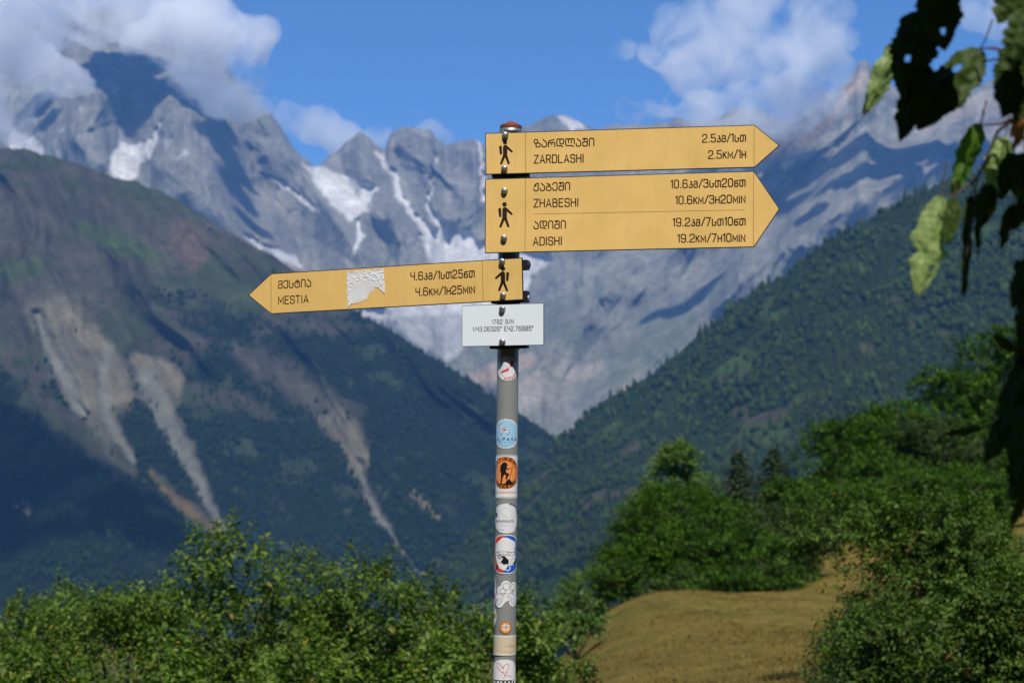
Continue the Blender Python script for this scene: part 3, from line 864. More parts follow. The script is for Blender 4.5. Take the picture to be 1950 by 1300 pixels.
# small leaved shrubs in the right foreground
put('wild_pear_shrub', 'large small leaved shrub in the right foreground in front of the meadow', 'shrub', 1755, 925, 480, 16.5, leaf_small, 0.052, 0.3, 2900, 14, 140, None, full=True, upward=0.4, lift=0.02, lobes=11, trunk='stems', base=top_z(935, 16.5) - 2.9, depth=2.4)
put('wild_pear_shrub', 'small leaved shrub filling the bottom right corner', 'shrub', 1905, 1070, 320, 12.5, leaf_small, 0.05, 0.28, 1700, 14, 141, None, full=True, upward=0.4, lift=0.02, lobes=9, trunk='stems', base=top_z(1085, 12.5) - 1.9)
put('wild_pear_shrub', 'low straggling shrub with a thin arching shoot at the meadow foot', 'shrub', 1640, 1215, 210, 13.5, leaf_small, 0.05, 0.34, 330, 12, 142, None, full=True, upward=0.8, lift=0.0, lobes=6, trunk='stems', base=top_z(1215, 13.5) - 0.9)
put('seedling', 'tiny leafy seedling poking up beside the meadow at the bottom edge', 'plant', 1118, 1245, 44, 12.0, leaf_front, 0.05, 0.2, 26, 9, 143, None, full=True, upward=1.2, lift=0.0, trunk='stems', base=top_z(1245, 12) - 0.7)
put('low_bush', 'small grey green bush on the dry strip beside the tree clump', 'bush', 1580, 985, 70, 66, leaf_grey, 0.14, 0.4, 260, 12, 144, 'bushes around the meadow', lift=0.0, trunk='stems', base=top_z(985, 66) - 1.6)
put('low_bush', 'small dark bush under the right hand trees on the dry strip', 'bush', 1655, 965, 90, 70, leaf_mid, 0.14, 0.4, 260, 12, 145, 'bushes around the meadow', lift=0.0, trunk='stems', base=top_z(965, 70) - 1.8)
put('wild_pear_shrub', 'small leaved shrub between the meadow and the right edge, behind the large one', 'shrub', 1870, 985, 300, 24, leaf_small, 0.065, 0.34, 1700, 13, 146, None, upward=0.4, lift=0.02, lobes=9, trunk='stems', base=top_z(985, 24) - 3.2)
put('wild_pear_shrub', 'small leaved shrub left of the large one at the bottom', 'shrub', 1690, 1120, 280, 13.6, leaf_small, 0.05, 0.3, 1100, 13, 147, None, full=True, upward=0.4, lift=0.02, lobes=9, trunk='stems', base=top_z(1120, 13.6) - 1.5)
# trees beyond the meadow
TG = 'broadleaved trees beyond the meadow'
mid = [
    (1245, 950, 165, 55, leaf_mid, 1145, 'dark leaning tree at the left end of the clump beyond the meadow'),
    (1275, 915, 190, 60, leaf_mid, 1140, 'dense green tree second in the clump beyond the meadow'),
    (1350, 925, 180, 58, leaf_mid, 1138, 'rounded green tree in the middle of the clump beyond the meadow'),
    (1420, 985, 150, 54, leaf_mid, 1140, 'lower dark tree at the front of the clump beyond the meadow'),
    (1490, 955, 170, 57, leaf_grey, 1135, 'grey green tree at the right end of the clump beyond the meadow'),
    (1535, 905, 130, 72, leaf_mid, 1010, 'small tree beside the dark spruces'),
    (1615, 790, 190, 84, leaf_mid, 985, 'tall dark tree at the left of the upper clump'),
    (1690, 762, 200, 88, leaf_mid, 985, 'tall rounded tree in the middle of the upper clump'),
    (1770, 795, 180, 84, leaf_grey, 985, 'grey green tree at the right of the upper clump'),
    (1690, 860, 170, 76, leaf_mid, 1000, 'lower tree in front of the upper clump'),
    (1830, 695, 150, 108, leaf_mid, 900, 'slim tree higher up the hill near the hanging leaves'),
    (1860, 790, 190, 98, leaf_mid, 960, 'shaded tree below the slim tree near the hanging leaves'),
    (1940, 610, 190, 120, leaf_mid, 900, 'highest tree on the hill at the right edge'),
    (1960, 850, 170, 84, leaf_mid, 970, 'tree at the right edge above the strip of dry grass'),
]
for i, (px, py, w, D, m, by, lab) in enumerate(mid):
    put('broadleaf_tree', lab, 'tree', px, py, w * 1.3, D, m, 0.16 * D / 60, 0.7, 1900, 12, 200 + i, TG, upward=0.35, lift=-0.1, lobes=18, base=top_z(by, D))
for i, (px, py, w, D, lab) in enumerate([(1190, 1060, 130, 52, 'undergrowth bush under the left end of the tree clump'), (1290, 1070, 150, 51, 'undergrowth bush under the poplar'),
                                     (1390, 1075, 150, 51, 'undergrowth bush under the middle of the tree clump'), (1480, 1065, 130, 52, 'undergrowth bush under the right end of the tree clump')]):
    put('undergrowth_bush', lab, 'bush', px, py, w * 1.2, D, leaf_mid, 0.14, 0.5, 620, 12, 250 + i, 'bushes under the tree clump', upward=0.4, lift=-0.1, lobes=9, base=top_z(1160, D), trunk='stems')
for i, (px, py, w, D, by, lab) in enumerate([(1640, 900, 190, 70, 1020, 'bushy tree filling the gap left of the upper clump'), (1800, 880, 200, 72, 1010, 'bushy tree at the foot of the upper clump on the right'), (1890, 900, 160, 66, 1000, 'low bushy tree beside the dry strip near the right edge')]):
    put('broadleaf_tree', lab, 'tree', px, py, w * 1.3, D, leaf_mid, 0.18, 0.7, 1500, 12, 260 + i, TG, upward=0.35, lift=-0.1, lobes=14, base=top_z(by, D))
put('poplar_tree', 'pale green cone shaped tree rising above the clump beyond the meadow', 'tree', 1291, 838, 235, 63, leaf_light, 0.17, 0.6, 2600, 12, 230, TG, upward=1.0, base=top_z(1125, 63),
    shape=[(0, 0, 0.2, 0.95, 0.2), (0.1, 0, 0.4, 0.85, 0.2), (-0.1, 0.1, 0.55, 0.75, 0.18), (0.05, 0, 0.7, 0.6, 0.16), (0, 0, 0.82, 0.42, 0.13), (0.02, 0, 0.93, 0.24, 0.09)])
def spruce(label, px, py, wpx, D, by, seed):
    r0 = np.random.default_rng(seed)
    x = at_px(px, D); z0 = top_z(by, D); H = top_z(py, D) - z0; W = wpx / F * D / 2
    root = empty('spruce_tree', (x, D, z0)); tag(root, label, 'tree', 'dark spruces beyond the meadow')
    pos, ax, nr, L = [], [], [], []; br = []
    nb = 190
    for i in range(nb):
        t = 0.08 + 0.9 * (i + r0.uniform(-0.5, 0.5)) / nb
        a = i * 2.399 + r0.normal(0, 0.2); ln = W * (1 - t) ** 0.85 * r0.uniform(0.75, 1.15) + 0.12
        d = np.array([math.cos(a), math.sin(a), 0.0])
        b0 = np.array([0, 0, t * H])
        br.append((np.stack([b0, b0 + d * ln * 0.5 + [0, 0, -0.06 * ln], b0 + d * ln + [0, 0, -0.12 * ln]]), [0.03, 0.02, 0.006]))
        m = int(26 * ln / W) + 8
        u = r0.uniform(0.1, 1.0, m)
        p = b0 + d * (u * ln)[:, None] + np.stack([0 * u, 0 * u, -0.28 * ln * u ** 1.5 + 0.06 * ln * u], 1)
        s = np.cross(d, [0, 0, 1.0])
        sgn = r0.choice([-1, 1], m)[:, None]
        pos.append(p); ax.append(unit(d * 0.6 + s * sgn * r0.uniform(0.2, 1.0, (m, 1)) + np.array([0, 0, -0.45]) + r0.normal(0, 0.2, (m, 3))))
        nr.append(unit(np.array([0, 0, 1.0]) + d * 0.4 + r0.normal(0, 0.3, (m, 3)))); L.append(r0.uniform(0.3, 0.55, m) * (0.5 + 0.5 * ln / W))
    V, f = leaves_arrays(np.concatenate(pos), np.concatenate(ax), np.concatenate(nr), np.concatenate(L), np.concatenate(L) * 0.45, False)
    np_mesh('crown', V, f, leaf_dark, root, smooth=False)
    tubes_obj('trunk', [(np.array([[0, 0, -0.3], [0, 0, H * 0.5], [0, 0, H]]), [H * 0.018, H * 0.011, 0.01])], bark_mat, root, 7)
    tubes_obj('branches', br, bark_mat, root, 4)['kind'] = 'stuff'
spruce('dark spruce, left one of the two above the clump', 1406, 852, 190, 86, 1090, 301)
spruce('dark pointed spruce, right one of the two above the clump', 1474, 846, 185, 84, 1090, 302)

# trees added unseen behind the camera to block sky light, copied from those above
_src = [o for o in bpy.data.objects if o.name.startswith('broadleaf_tree')][:3]
for i, (ang, dist, hh) in enumerate([(-86, 9, 7.5), (-62, 10, 8.0), (-38, 11, 8.5), (-14, 12.5, 9.5), (12, 12.5, 9.0), (36, 11, 8.5), (60, 10, 8.5), (84, 9, 8.0)]):
    s0 = _src[i % 3]
    x = math.sin(R(ang)) * dist; y = 1.0 - math.cos(R(ang)) * dist
    t = s0.copy(); COL.objects.link(t)
    h0 = max(v.co.z for v in [c_ for c_ in s0.children if c_.name.startswith('crown')][0].data.vertices[:4000])
    t.location = (x, y, gz(x, y)); t.scale = (hh / h0 * 1.25, hh / h0 * 1.25, hh / h0); t.rotation_euler = (0, 0, i * 1.3)
    t['label'] = 'unseen leafy tree added behind the viewpoint to block sky light'; t['group'] = 'trees added behind the viewpoint'
    for ch in list(s0.children):
        q = ch.copy(); COL.objects.link(q); q.parent = t
# ------------------------------------------------------------------ stroke lettering
def arc_round(pts):
    """polyline whose points may carry a corner radius"""
    out = []
    n = len(pts)
    for i, p in enumerate(pts):
        r = p[2] if len(p) > 2 else 0
        if r and 0 < i < n - 1:
            a = np.array(pts[i - 1][:2], float); b = np.array(p[:2], float); c = np.array(pts[i + 1][:2], float)
            la, lc = np.linalg.norm(a - b), np.linalg.norm(c - b)
            rr = min(r, la * 0.5 if i > 1 else la, lc * 0.5 if i < n - 2 else lc)
            s = b + (a - b) / la * rr; e = b + (c - b) / lc * rr
            for t in np.linspace(0, 1, 6): out.append(tuple((1 - t) ** 2 * s + 2 * t * (1 - t) * b + t * t * e))
        else: out.append((float(p[0]), float(p[1])))
    return out
def rrect(x0, y0, x1, y1, r):
    xm = (x0 + x1) / 2
    return [(xm, y1), (x1, y1, r), (x1, y0, r), (x0, y0, r), (x0, y1, r), (xm, y1)]
c_ = 0.19
GL = {
 'A': (.58, [[(0, 0), (.29, 1), (.58, 0)], [(.09, .3), (.49, .3)]]),
 'B': (.52, [[(0, .53), (0, 1), (.46, 1, c_), (.46, .53, c_), (0, .53), (0, 0), (.52, 0, c_), (.52, .53, c_), (.3, .53)]]),
 'C': (.5, [[(.5, .75), (.5, 1, c_), (0, 1, c_), (0, 0, c_), (.5, 0, c_), (.5, .25)]]),
 'D': (.55, [[(0, 0), (0, 1), (.55, 1, .24), (.55, 0, .24), (0, 0)]]),
 'E': (.5, [[(.5, 1), (0, 1), (0, 0), (.5, 0)], [(0, .52), (.42, .52)]]),
 'G': (.52, [[(.52, .75), (.52, 1, c_), (0, 1, c_), (0, 0, c_), (.52, 0, c_), (.52, .48), (.3, .48)]]),
 'H': (.55, [[(0, 0), (0, 1)], [(.55, 0), (.55, 1)], [(0, .52), (.55, .52)]]),
 'I': (.06, [[(.03, 0), (.03, 1)]]),
 'K': (.5, [[(0, 0), (0, 1)], [(.48, 1), (.03, .45)], [(.16, .6), (.5, 0)]]),
 'L': (.5, [[(0, 1), (0, 0), (.5, 0)]]),
 'M': (.66, [[(0, 0), (0, 1), (.33, .25), (.66, 1), (.66, 0)]]),
 'N': (.55, [[(0, 0), (0, 1), (.55, 0), (.55, 1)]]),
 'O': (.52, [rrect(0, 0, .52, 1, .22)]),
 'P': (.5, [[(0, 0), (0, 1), (.5, 1, c_), (.5, .45, c_), (0, .45)]]),
 'R': (.52, [[(0, 0), (0, 1), (.5, 1, c_), (.5, .48, c_), (0, .48)], [(.28, .48), (.52, 0)]]),
 'S': (.52, [[(.52, .76), (.52, 1, c_), (0, 1, c_), (0, .54, c_), (.52, .5, c_), (.52, 0, c_), (0, 0, c_), (0, .24)]]),
 'T': (.52, [[(0, 1), (.52, 1)], [(.26, 1), (.26, 0)]]),
 'U': (.52, [[(0, 1), (0, 0, c_), (.52, 0, c_), (.52, 1)]]),
 'V': (.55, [[(0, 1), (.27, 0), (.55, 1)]]),
 'Y': (.55, [[(0, 1), (.27, .5), (.55, 1)], [(.27, .5), (.27, 0)]]),
 'Z': (.52, [[(0, 1), (.52, 1), (0, 0), (.52, 0)]]),
 '0': (.52, [rrect(0, 0, .52, 1, .24)]),
 '1': (.16, [[(0, .86), (.16, .98), (.16, 0)]]),
 '2': (.52, [[(0, .74), (0, 1, c_), (.52, 1, c_), (.52, .55, .12), (0, .22, .1), (0, 0), (.54, 0)]]),
 '3': (.52, [[(0, .8), (0, 1, c_), (.5, 1, c_), (.5, .54, .16), (.2, .54)], [(.3, .54), (.54, .54, .16), (.54, 0, c_), (0, 0, c_), (0, .22)]]),
 '4': (.5, [[(0, 1), (0, .52, .12), (.5, .44)], [(.5, 1), (.5, 0)]]),
 '5': (.52, [[(.5, 1), (.03, 1), (.03, .58), (.52, .58, c_), (.52, 0, c_), (0, 0, c_), (0, .2)]]),
 '6': (.54, [[(.5, .82), (.5, 1, c_), (0, 1, c_), (0, 0, c_), (.54, 0, c_), (.54, .56, c_), (0, .56)]]),
 '7': (.5, [[(0, 1), (.5, 1), (.16, 0)]]),
 '8': (.54, [rrect(.03, .52, .51, 1, .15), rrect(0, 0, .54, .5, .17)]),
 '9': (.54, [[(.04, .18), (.04, 0, c_), (.54, 0, c_), (.54, 1, c_), (0, 1, c_), (0, .44, c_), (.54, .44)]]),
 '.': (.06, [[(.0, .02), (.07, .02)]]),
 '/': (.42, [[(0, -.04), (.42, 1.06)]]),
 '°': (.18, [rrect(0, .74, .2, 1, .1)]),
 # Georgian
 'ა': (.54, [[(.14, 1), (.22, .86), (.54, .62, .15), (.54, 0, .22), (0, 0, .22), (0, .34)]]),
 'ზ': (.72, [rrect(0, .5, .42, 1, .16), rrect(.22, 0, .74, .52, .2)]),
 'რ': (.78, [[(0, 0), (0, .8, .25), (.55, .86, .1), (.66, 1)], [(.02, .46), (.2, .58, .1), (.4, .5, .08), (.4, .24)], [(.4, .5), (.58, .6, .15), (.78, .5, .12), (.78, 0)]]),
 'დ': (.82, [[(.68, -.04), (.58, .1), (0, .1, .24), (0, 1, .22), (.37, 1, .13), (.37, .34, .18), (.82, .34, .2), (.82, 1, .22), (.42, 1, .1), (.39, .88)]]),
 'ლ': (1.05, [[(.93, -.04), (.83, .1), (0, .1, .24), (0, 1, .22), (.36, 1, .13), (.36, .48)], [(.38, .85), (.42, 1, .1), (.70, 1, .13), (.70, .48)], [(.72, .85), (.76, 1, .1), (1.05, 1, .2), (1.05, .36)]]),
 'შ': (.56, [rrect(0, 0, .56, .55, .19), [(.56, .3), (.56, 1, .2), (.02, .97)], [(.06, .98), (.2, .8), (.3, .96)]]),
 'ი': (.54, [[(0, 0), (0, 1, .26), (.54, 1, .26), (.54, 0)]]),
 'კ': (.46, [[(.2, 1), (.34, .92), (.42, .56, .1), (.18, .5)], [(.26, .5), (.48, .5, .12), (.48, 0, .2), (0, 0, .2), (0, .22)]]),
 'მ': (.52, [rrect(0, 0, .52, .55, .18), [(.52, .3), (.52, 1, .2), (.04, 1, .18), (.04, .8)]]),
 'ს': (.56, [[(0, 1), (0, 0, .22), (.52, 0, .22), (.52, .42, .08), (.44, .52), (.6, .55)]]),
 'თ': (.8, [rrect(0, 0, .44, 1, .19), [(.44, .8), (.46, 1, .1), (.8, 1, .18), (.8, 0)]]),
 'ჟ': (.56, [[(0, .32), (0, 0, .22), (.54, 0, .22), (.54, 1), (.12, .82), (.24, .66), (0, .56)]]),
 'ბ': (.56, [rrect(0, 0, .56, .56, .2), [(.06, 1), (.18, .86), (.44, .8), (.22, .56)]]),
 'ე': (.54, [[(0, .74), (0, 1, .22), (.54, 1, .22), (.54, 0, .22), (0, 0, .22), (0, .32)]]),
 'წ': (.54, [rrect(0, 0, .52, .52, .18), [(0, .3), (0, .92, .2), (.34, .86, .1), (.56, 1)]]),
 'ტ': (.64, [rrect(0, 0, .62, .78, .24), [(.31, 1), (.31, .42)], [(.1, .8), (.5, .84)]]),
}
def text_strokes(s, small='', gap=0.24):
    """strokes of a line of text in units of its height, and its length"""
    x = 0; out = []
    for ch in s:
        if ch == ' ': x += 0.5; continue
        k = 1.0; g = ch
        if ch in 'abcdefghijklmnopqrstuvwxyz': g = ch.upper(); k = 0.8
        if ch in small: k = 0.8
        w, st = GL[g]
        for p in st: out.append([(x + q[0] * k, q[1] * k) for q in arc_round(p)])
        x += w * k + (gap if ch != '/' else 0.17) * (0.9 if k < 1 else 1)
    return out, x - gap
def strip(pts, w):
    p = np.array(pts, float)
    keep = np.concatenate([[True], np.linalg.norm(np.diff(p, axis=0), axis=1) > 1e-9]); p = p[keep]
    closed = np.linalg.norm(p[0] - p[-1]) < 1e-6
    d = np.diff(p, axis=0); d /= np.linalg.norm(d, axis=1)[:, None]
    nr = np.stack([-d[:, 1], d[:, 0]], 1)
    n = len(p)
    N = np.zeros((n, 2))
    for i in range(n):
        if closed: a, b = nr[(i - 1) % (n - 1)], nr[i % (n - 1)]
        else: a, b = nr[max(i - 1, 0)], nr[min(i, n - 2)]
        m = a + b; m /= np.linalg.norm(m) + 1e-9
        N[i] = m / max(0.45, float(m @ b))
    if not closed:
        p[0] -= d[0] * w * 0.35; p[-1] += d[-1] * w * 0.35
    L = p + N * w / 2; Rr = p - N * w / 2
    V = np.concatenate([L, Rr])
    f = np.array([[i, i + n, i + 1 + n, i + 1] for i in range(n - 1)])
    return V, f
def strokes_mesh(name, strokes, w, mat, parent, z=0.0, dz=0.00002):
    """each stroke is a thin flat strip lying just proud of the board (local x right, y up, z towards the viewer)"""
    VV, FF = [], []; k = 0
    for i, s in enumerate(strokes):
        V, f = strip(s, w)
        VV.append(np.concatenate([V, np.full((len(V), 1), z + dz * i)], 1)); FF.append(f + k); k += len(V)
    return np_mesh(name, np.concatenate(VV), np.concatenate(FF), mat, parent, smooth=False)

# ------------------------------------------------------------------ the signpost
POST_D = 4.24
post_top = P(971.5, 247, POST_D); post_low = P(960.6, 1292, POST_D)
def post_x(z): return post_top.x + (post_low.x - post_top.x) * (z - post_top.z) / (post_low.z - post_top.z)
POST_R = 0.0298
base_z = gz(post_x(0), POST_D)
post = empty('signpost', (post_x(base_z), POST_D, base_z))
tag(post, 'grey metal trail signpost with yellow arrow boards, a white plate and stickers', 'signpost')
def rel(v): return Vector(v) - post.location
m_pole = paint('weathered_grey_paint', (0.235, 0.25, 0.245), rough=0.45, metal=0.0, spec=0.5, var=0.13, scale=35, bump=0.12, bscale=300)
m_edge = paint('dark_board_edge', (0.012, 0.009, 0.010), rough=0.6)
m_yellow = paint('yellow_board_laminate', (0.72, 0.46, 0.13), rough=0.38, spec=0.4, var=0.035, scale=7)
def weathered(name, col, dirt, rough):
    m, nt, b = new_mat(name)
    tc = node(nt, 'ShaderNodeTexCoord')
    mp = node(nt, 'ShaderNodeMapping'); mp.inputs['Scale'].default_value = (1.0, 0.16, 1.0)
    nt.links.new(tc.outputs['Object'], mp.inputs['Vector'])
    n1 = node(nt, 'ShaderNodeTexNoise', Scale=60.0, Detail=6.0, Roughness=0.7); nt.links.new(mp.outputs[0], n1.inputs['Vector'])
    n2 = node(nt, 'ShaderNodeTexNoise', Scale=9.0, Detail=4.0, Roughness=0.6); nt.links.new(tc.outputs['Object'], n2.inputs['Vector'])
    n3 = node(nt, 'ShaderNodeTexNoise', Scale=420.0, Detail=2.0); nt.links.new(tc.outputs['Object'], n3.inputs['Vector'])
    def rng_(n, a, b_, c, d_):
        r = node(nt, 'ShaderNodeMapRange'); nt.links.new(n.outputs['Fac'], r.inputs['Value'])
        for k_, v_ in zip(('From Min', 'From Max', 'To Min', 'To Max'), (a, b_, c, d_)): r.inputs[k_].default_value = v_
        return r.outputs[0]
    s1 = rng_(n1, 0.52, 0.75, 0.0, 0.28); s2 = rng_(n2, 0.3, 0.7, 0.94, 1.05); s3 = rng_(n3, 0.70, 0.76, 0.0, 0.45)
    mx = node(nt, 'ShaderNodeMix', data_type='RGBA'); mx.inputs['A'].default_value = (*col, 1); mx.inputs['B'].default_value = (*dirt, 1)
    ad = node(nt, 'ShaderNodeMath', operation='MAXIMUM'); nt.links.new(s1, ad.inputs[0]); nt.links.new(s3, ad.inputs[1])
    nt.links.new(ad.outputs[0], mx.inputs['Factor'])
    sc = node(nt, 'ShaderNodeVectorMath', operation='SCALE'); nt.links.new(mx.outputs['Result'], sc.inputs[0]); nt.links.new(s2, sc.inputs['Scale'])
    nt.links.new(sc.outputs[0], b.inputs['Base Color'])
    rr = rng_(n2, 0.3, 0.7, rough - 0.08, rough + 0.12); nt.links.new(rr, b.inputs['Roughness'])
    b.inputs['Specular IOR Level'].default_value = 0.4
    return m
m_yellow = weathered('yellow_board_laminate', (0.785, 0.51, 0.165), (0.55, 0.37, 0.16), 0.38)
m_white = paint('white_plate', (0.78, 0.84, 0.90), rough=0.3, spec=0.5, var=0.02, scale=9)
m_ink = paint('dark_brown_print', (0.022, 0.010, 0.006), rough=0.55, spec=0.2)
m_line = paint('thin_brown_line', (0.20, 0.11, 0.035), rough=0.6, spec=0.2)
m_grey_ink = paint('grey_print', (0.03, 0.035, 0.045), rough=0.6, spec=0.2)
m_clamp = paint('black_clamp', (0.012, 0.012, 0.014), rough=0.45, spec=0.5, var=0.2, scale=60)
m_zinc = paint('galvanised_steel', (0.42, 0.43, 0.42), rough=0.38, metal=0.85, var=0.25, scale=120, bump=0.2, bscale=500)
m_wood = paint('red_brown_cap_wood', (0.20, 0.052, 0.018), rough=0.55, spec=0.35, var=0.45, scale=45, bump=0.4, bscale=150)

# pole
def tube_obj(name, p0, p1, r, mat, parent, seg=48, origin=None):
    n = 30
    path = np.array([np.array(p0) + (np.array(p1) - np.array(p0)) * t for t in np.linspace(0, 1, n)])
    V, f = tube(path, [r] * n, seg)
    return np_mesh(name, V, f, mat, parent)
pl_bottom = Vector((post_x(-0.4), POST_D, -0.4 + base_z))
pl_top = Vector((post_x(post_top.z), POST_D, post_top.z))
pole = tube_obj('pole', rel(pl_bottom), rel(pl_top), POST_R, m_pole, post)
# cap: a turned wooden disc with a low cone and a pale collar below
bm = bmesh.new()
def ring(bm, prof, seg=40):
    rows = []
    for r, z in prof:
        rows.append([bm.verts.new((r * math.cos(2 * math.pi * i / seg), r * math.sin(2 * math.pi * i / seg), z)) for i in range(seg)] if r > 1e-6 else [bm.verts.new((0, 0, z))])
    for a, b in zip(rows[:-1], rows[1:]):
        if len(a) == 1 and len(b) > 1:
            for i in range(seg): bm.faces.new((a[0], b[(i + 1) % seg], b[i]))
        elif len(b) == 1 and len(a) > 1:
            for i in range(seg): bm.faces.new((a[i], a[(i + 1) % seg], b[0]))
        elif len(a) > 1:
            for i in range(seg): bm.faces.new((a[i], a[(i + 1) % seg], b[(i + 1) % seg], b[i]))
capr = 21.3 / F * POST_D
ring(bm, [(0, -0.001), (capr - 0.001, -0.001), (capr, 0.001), (capr, 0.0090), (capr - 0.0015, 0.0108), (capr * 0.62, 0.0155), (capr * 0.25, 0.0215), (0, 0.0235)], 40)
cap = bm_obj('cap', bm, m_wood, post, smooth=False)
cap.location = rel(P(973, 246.5, POST_D)); cap.rotation_euler = (R(1.5), R(1), 0)
bm = bmesh.new(); ring(bm, [(POST_R + 0.0006, -0.012), (POST_R + 0.0014, -0.011), (POST_R + 0.0014, 0.0), (0.0, 0.0)])
col_ = bm_obj('collar', bm, m_zinc, post, smooth=True); col_.location = rel(P(973, 247.5, POST_D))

class Board:
    """local frame of a flat board: x along it, y up, z towards the viewer; photo pixels are carried onto its plane"""
    def __init__(s, px, py, yaw, off=0.056):
        s.U = Vector((math.cos(yaw), -math.sin(yaw), 0)); s.W = Vector((-math.sin(yaw), -math.cos(yaw), 0)); s.Z = Vector((0, 0, 1))
        c = P(px, py, POST_D)
        ax = Vector((post_x(c.z), POST_D, c.z))
        s.O = ax + s.W * off
        s.M = Matrix((s.U, s.Z, s.W)).transposed().to_4x4(); s.M.translation = s.O
    def loc(s, px, py):
        e = Vector((0, 0, EYE)); d = P(px, py, 1.0) - e
        t = (s.O - e).dot(s.W) / d.dot(s.W)
        q = e + d * t - s.O
        return (q.dot(s.U), q.dot(s.Z))
def slab(name, outline, z0, z1, mat, parent, bevel=0.0):
    bm = bmesh.new()
    vs0 = [bm.verts.new((x, y, z1)) for x, y in outline]
    f = bm.faces.new(vs0)
    r = bmesh.ops.extrude_face_region(bm, geom=[f])
    for v in r['geom']:
        if isinstance(v, bmesh.types.BMVert): v.co.z = z0
    bmesh.ops.recalc_face_normals(bm, faces=bm.faces)
    if bevel: bmesh.ops.bevel(bm, geom=[e for e in bm.edges], offset=bevel, segments=2, affect='EDGES')
    return bm_obj(name, bm, mat, parent)
def inset(poly, d):
    n = len(poly); out = []
    a = sum(poly[i][0] * poly[(i + 1) % n][1] - poly[(i + 1) % n][0] * poly[i][1] for i in range(n))
    sgn = 1 if a > 0 else -1
    for i in range(n):
        p0, p1, p2 = (np.array(poly[(i + k) % n], float) for k in (-1, 0, 1))
        a_, b_ = p1 - p0, p2 - p1
        a_ /= np.linalg.norm(a_); b_ /= np.linalg.norm(b_)
        na, nb = np.array([-a_[1], a_[0]]) * sgn, np.array([-b_[1], b_[0]]) * sgn
        m = (na + nb) / (1 + na @ nb)
        out.append(tuple(p1 + m * d))
    return out
_bolt = None
def bolt(B, parent, px, py, d=12.6, h=0.0085, name='bolt'):
    """hexagon-rounded galvanised bolt head on its washer"""
    global _bolt
    x, y = B.loc(px, py)
    if _bolt is None:
        bm = bmesh.new()
        r = d / 2 / F * POST_D
        ring(bm, [(r * 1.02, -0.0004), (r * 1.02, 0.0012), (r * 0.92, 0.0016), (r * 0.92, 0.0066), (r * 0.80, 0.0086), (r * 0.5, 0.0094), (0, 0.0097)], 28)
        o = bm_obj(name, bm, m_zinc, parent, smooth=True); _bolt = o
    else:
        o = _bolt.copy(); COL.objects.link(o); o.name = name; o.parent = parent
    o.location = (x, y, 0.0022)
    o.rotation_euler = (R(random.uniform(-5, 5)), R(random.uniform(-5, 5)), random.uniform(0, 6))
    return o
def text_on(B, parent, s, x0, y0, x1, y1, hpx, mat, wpx=2.15, gap=0.24, small='', name='lettering', lab=None):
    """line of text from photo pixel (x0, y0) to (x1, y1) along its baseline, hpx tall"""
    a = np.array(B.loc(x0, y0)); b = np.array(B.loc(x1, y1)); t = np.array(B.loc(x0, y0 - hpx))
    st, ln = text_strokes(s, small, gap)
    ux = (b - a) / ln; uy = t - a
    out = [[tuple(a + ux * q[0] + uy * q[1]) for q in p] for p in st]
    o = strokes_mesh(name, out, wpx / F * POST_D, mat, parent, z=0.00235)
    if lab: o['label'] = lab
    return o
def blob(pts, rs, seg=10):
    """convex-ish thick limb as outline polygons: list of capsules"""
    return pts, rs
def pictogram(B, parent, px, py, k=1.0, flip=1):
    """hiker: head disc, torso, arm, two legs and a rucksack; measured in photo pixels from the neck"""
    def L(dx, dy): return B.loc(px + flip * dx * k, py + dy * k)
    bm = bmesh.new(); zc = [0.00236]
    def poly(pts):
        zc[0] += 0.00003
        vs_ = [bm.verts.new((*L(*p), zc[0])) for p in pts]
        f = bm.faces.new(vs_)
        f.normal_update()
        if f.normal.z < 0: f.normal_flip()
    def capsule(p, q, r0, r1):
        a = math.atan2(q[1] - p[1], q[0] - p[0]); pts = []
        for i in range(9): t = a + math.pi / 2 + math.pi * i / 8; pts.append((p[0] + r0 * math.cos(t), p[1] + r0 * math.sin(t)))
        for i in range(9): t = a - math.pi / 2 + math.pi * i / 8; pts.append((q[0] + r1 * math.cos(t), q[1] + r1 * math.sin(t)))
        poly(pts)
    poly([(4.1 * math.cos(t), -6.6 + 4.2 * math.sin(t)) for t in np.linspace(0, 2 * math.pi, 20)[:-1]])
    poly([(-3.0, 0), (-1.2, -1.6), (1.6, -1.6), (3.6, 0.2), (4.2, 6), (4.4, 17), (3.4, 20), (-2.6, 20), (-4.0, 17), (-4.0, 3)])
    capsule((2.2, 1.4), (13.0, 10.8), 2.6, 1.9)
    capsule((-1.2, 18), (-7.4, 33.6), 2.7, 2.1)
    capsule((1.4, 18), (7.0, 33.2), 2.7, 2.1)
    poly([(-11.6, 1.6), (-11.0, 0.6), (-6.8, -0.2), (-6.2, 0.6), (-5.6, 15.4), (-6.6, 16.6), (-8.8, 16.6), (-9.8, 15.4)])
    return bm_obj('hiker_pictogram', bm, m_ink, parent)
def board(B, outline, face_mat, label, cap_in=1.6, name='arrow_board'):
    pts = [B.loc(*p) for p in outline]
    core = slab(name, pts, -0.0018, 0.0015, m_edge, post)
    core.matrix_basis = Matrix.Translation(-post.location) @ B.M
    core['label'] = label
    fc = slab('face', inset(pts, cap_in / F * POST_D), 0.0014, 0.0022, face_mat, core)
    return core
def line_on(B, parent, x0, y0, x1, y1, w=0.9, name='line'):
    return strokes_mesh(name, [[B.loc(x0, y0), B.loc(x1, y1)]], w / F * POST_D, m_line, parent, z=0.00232)
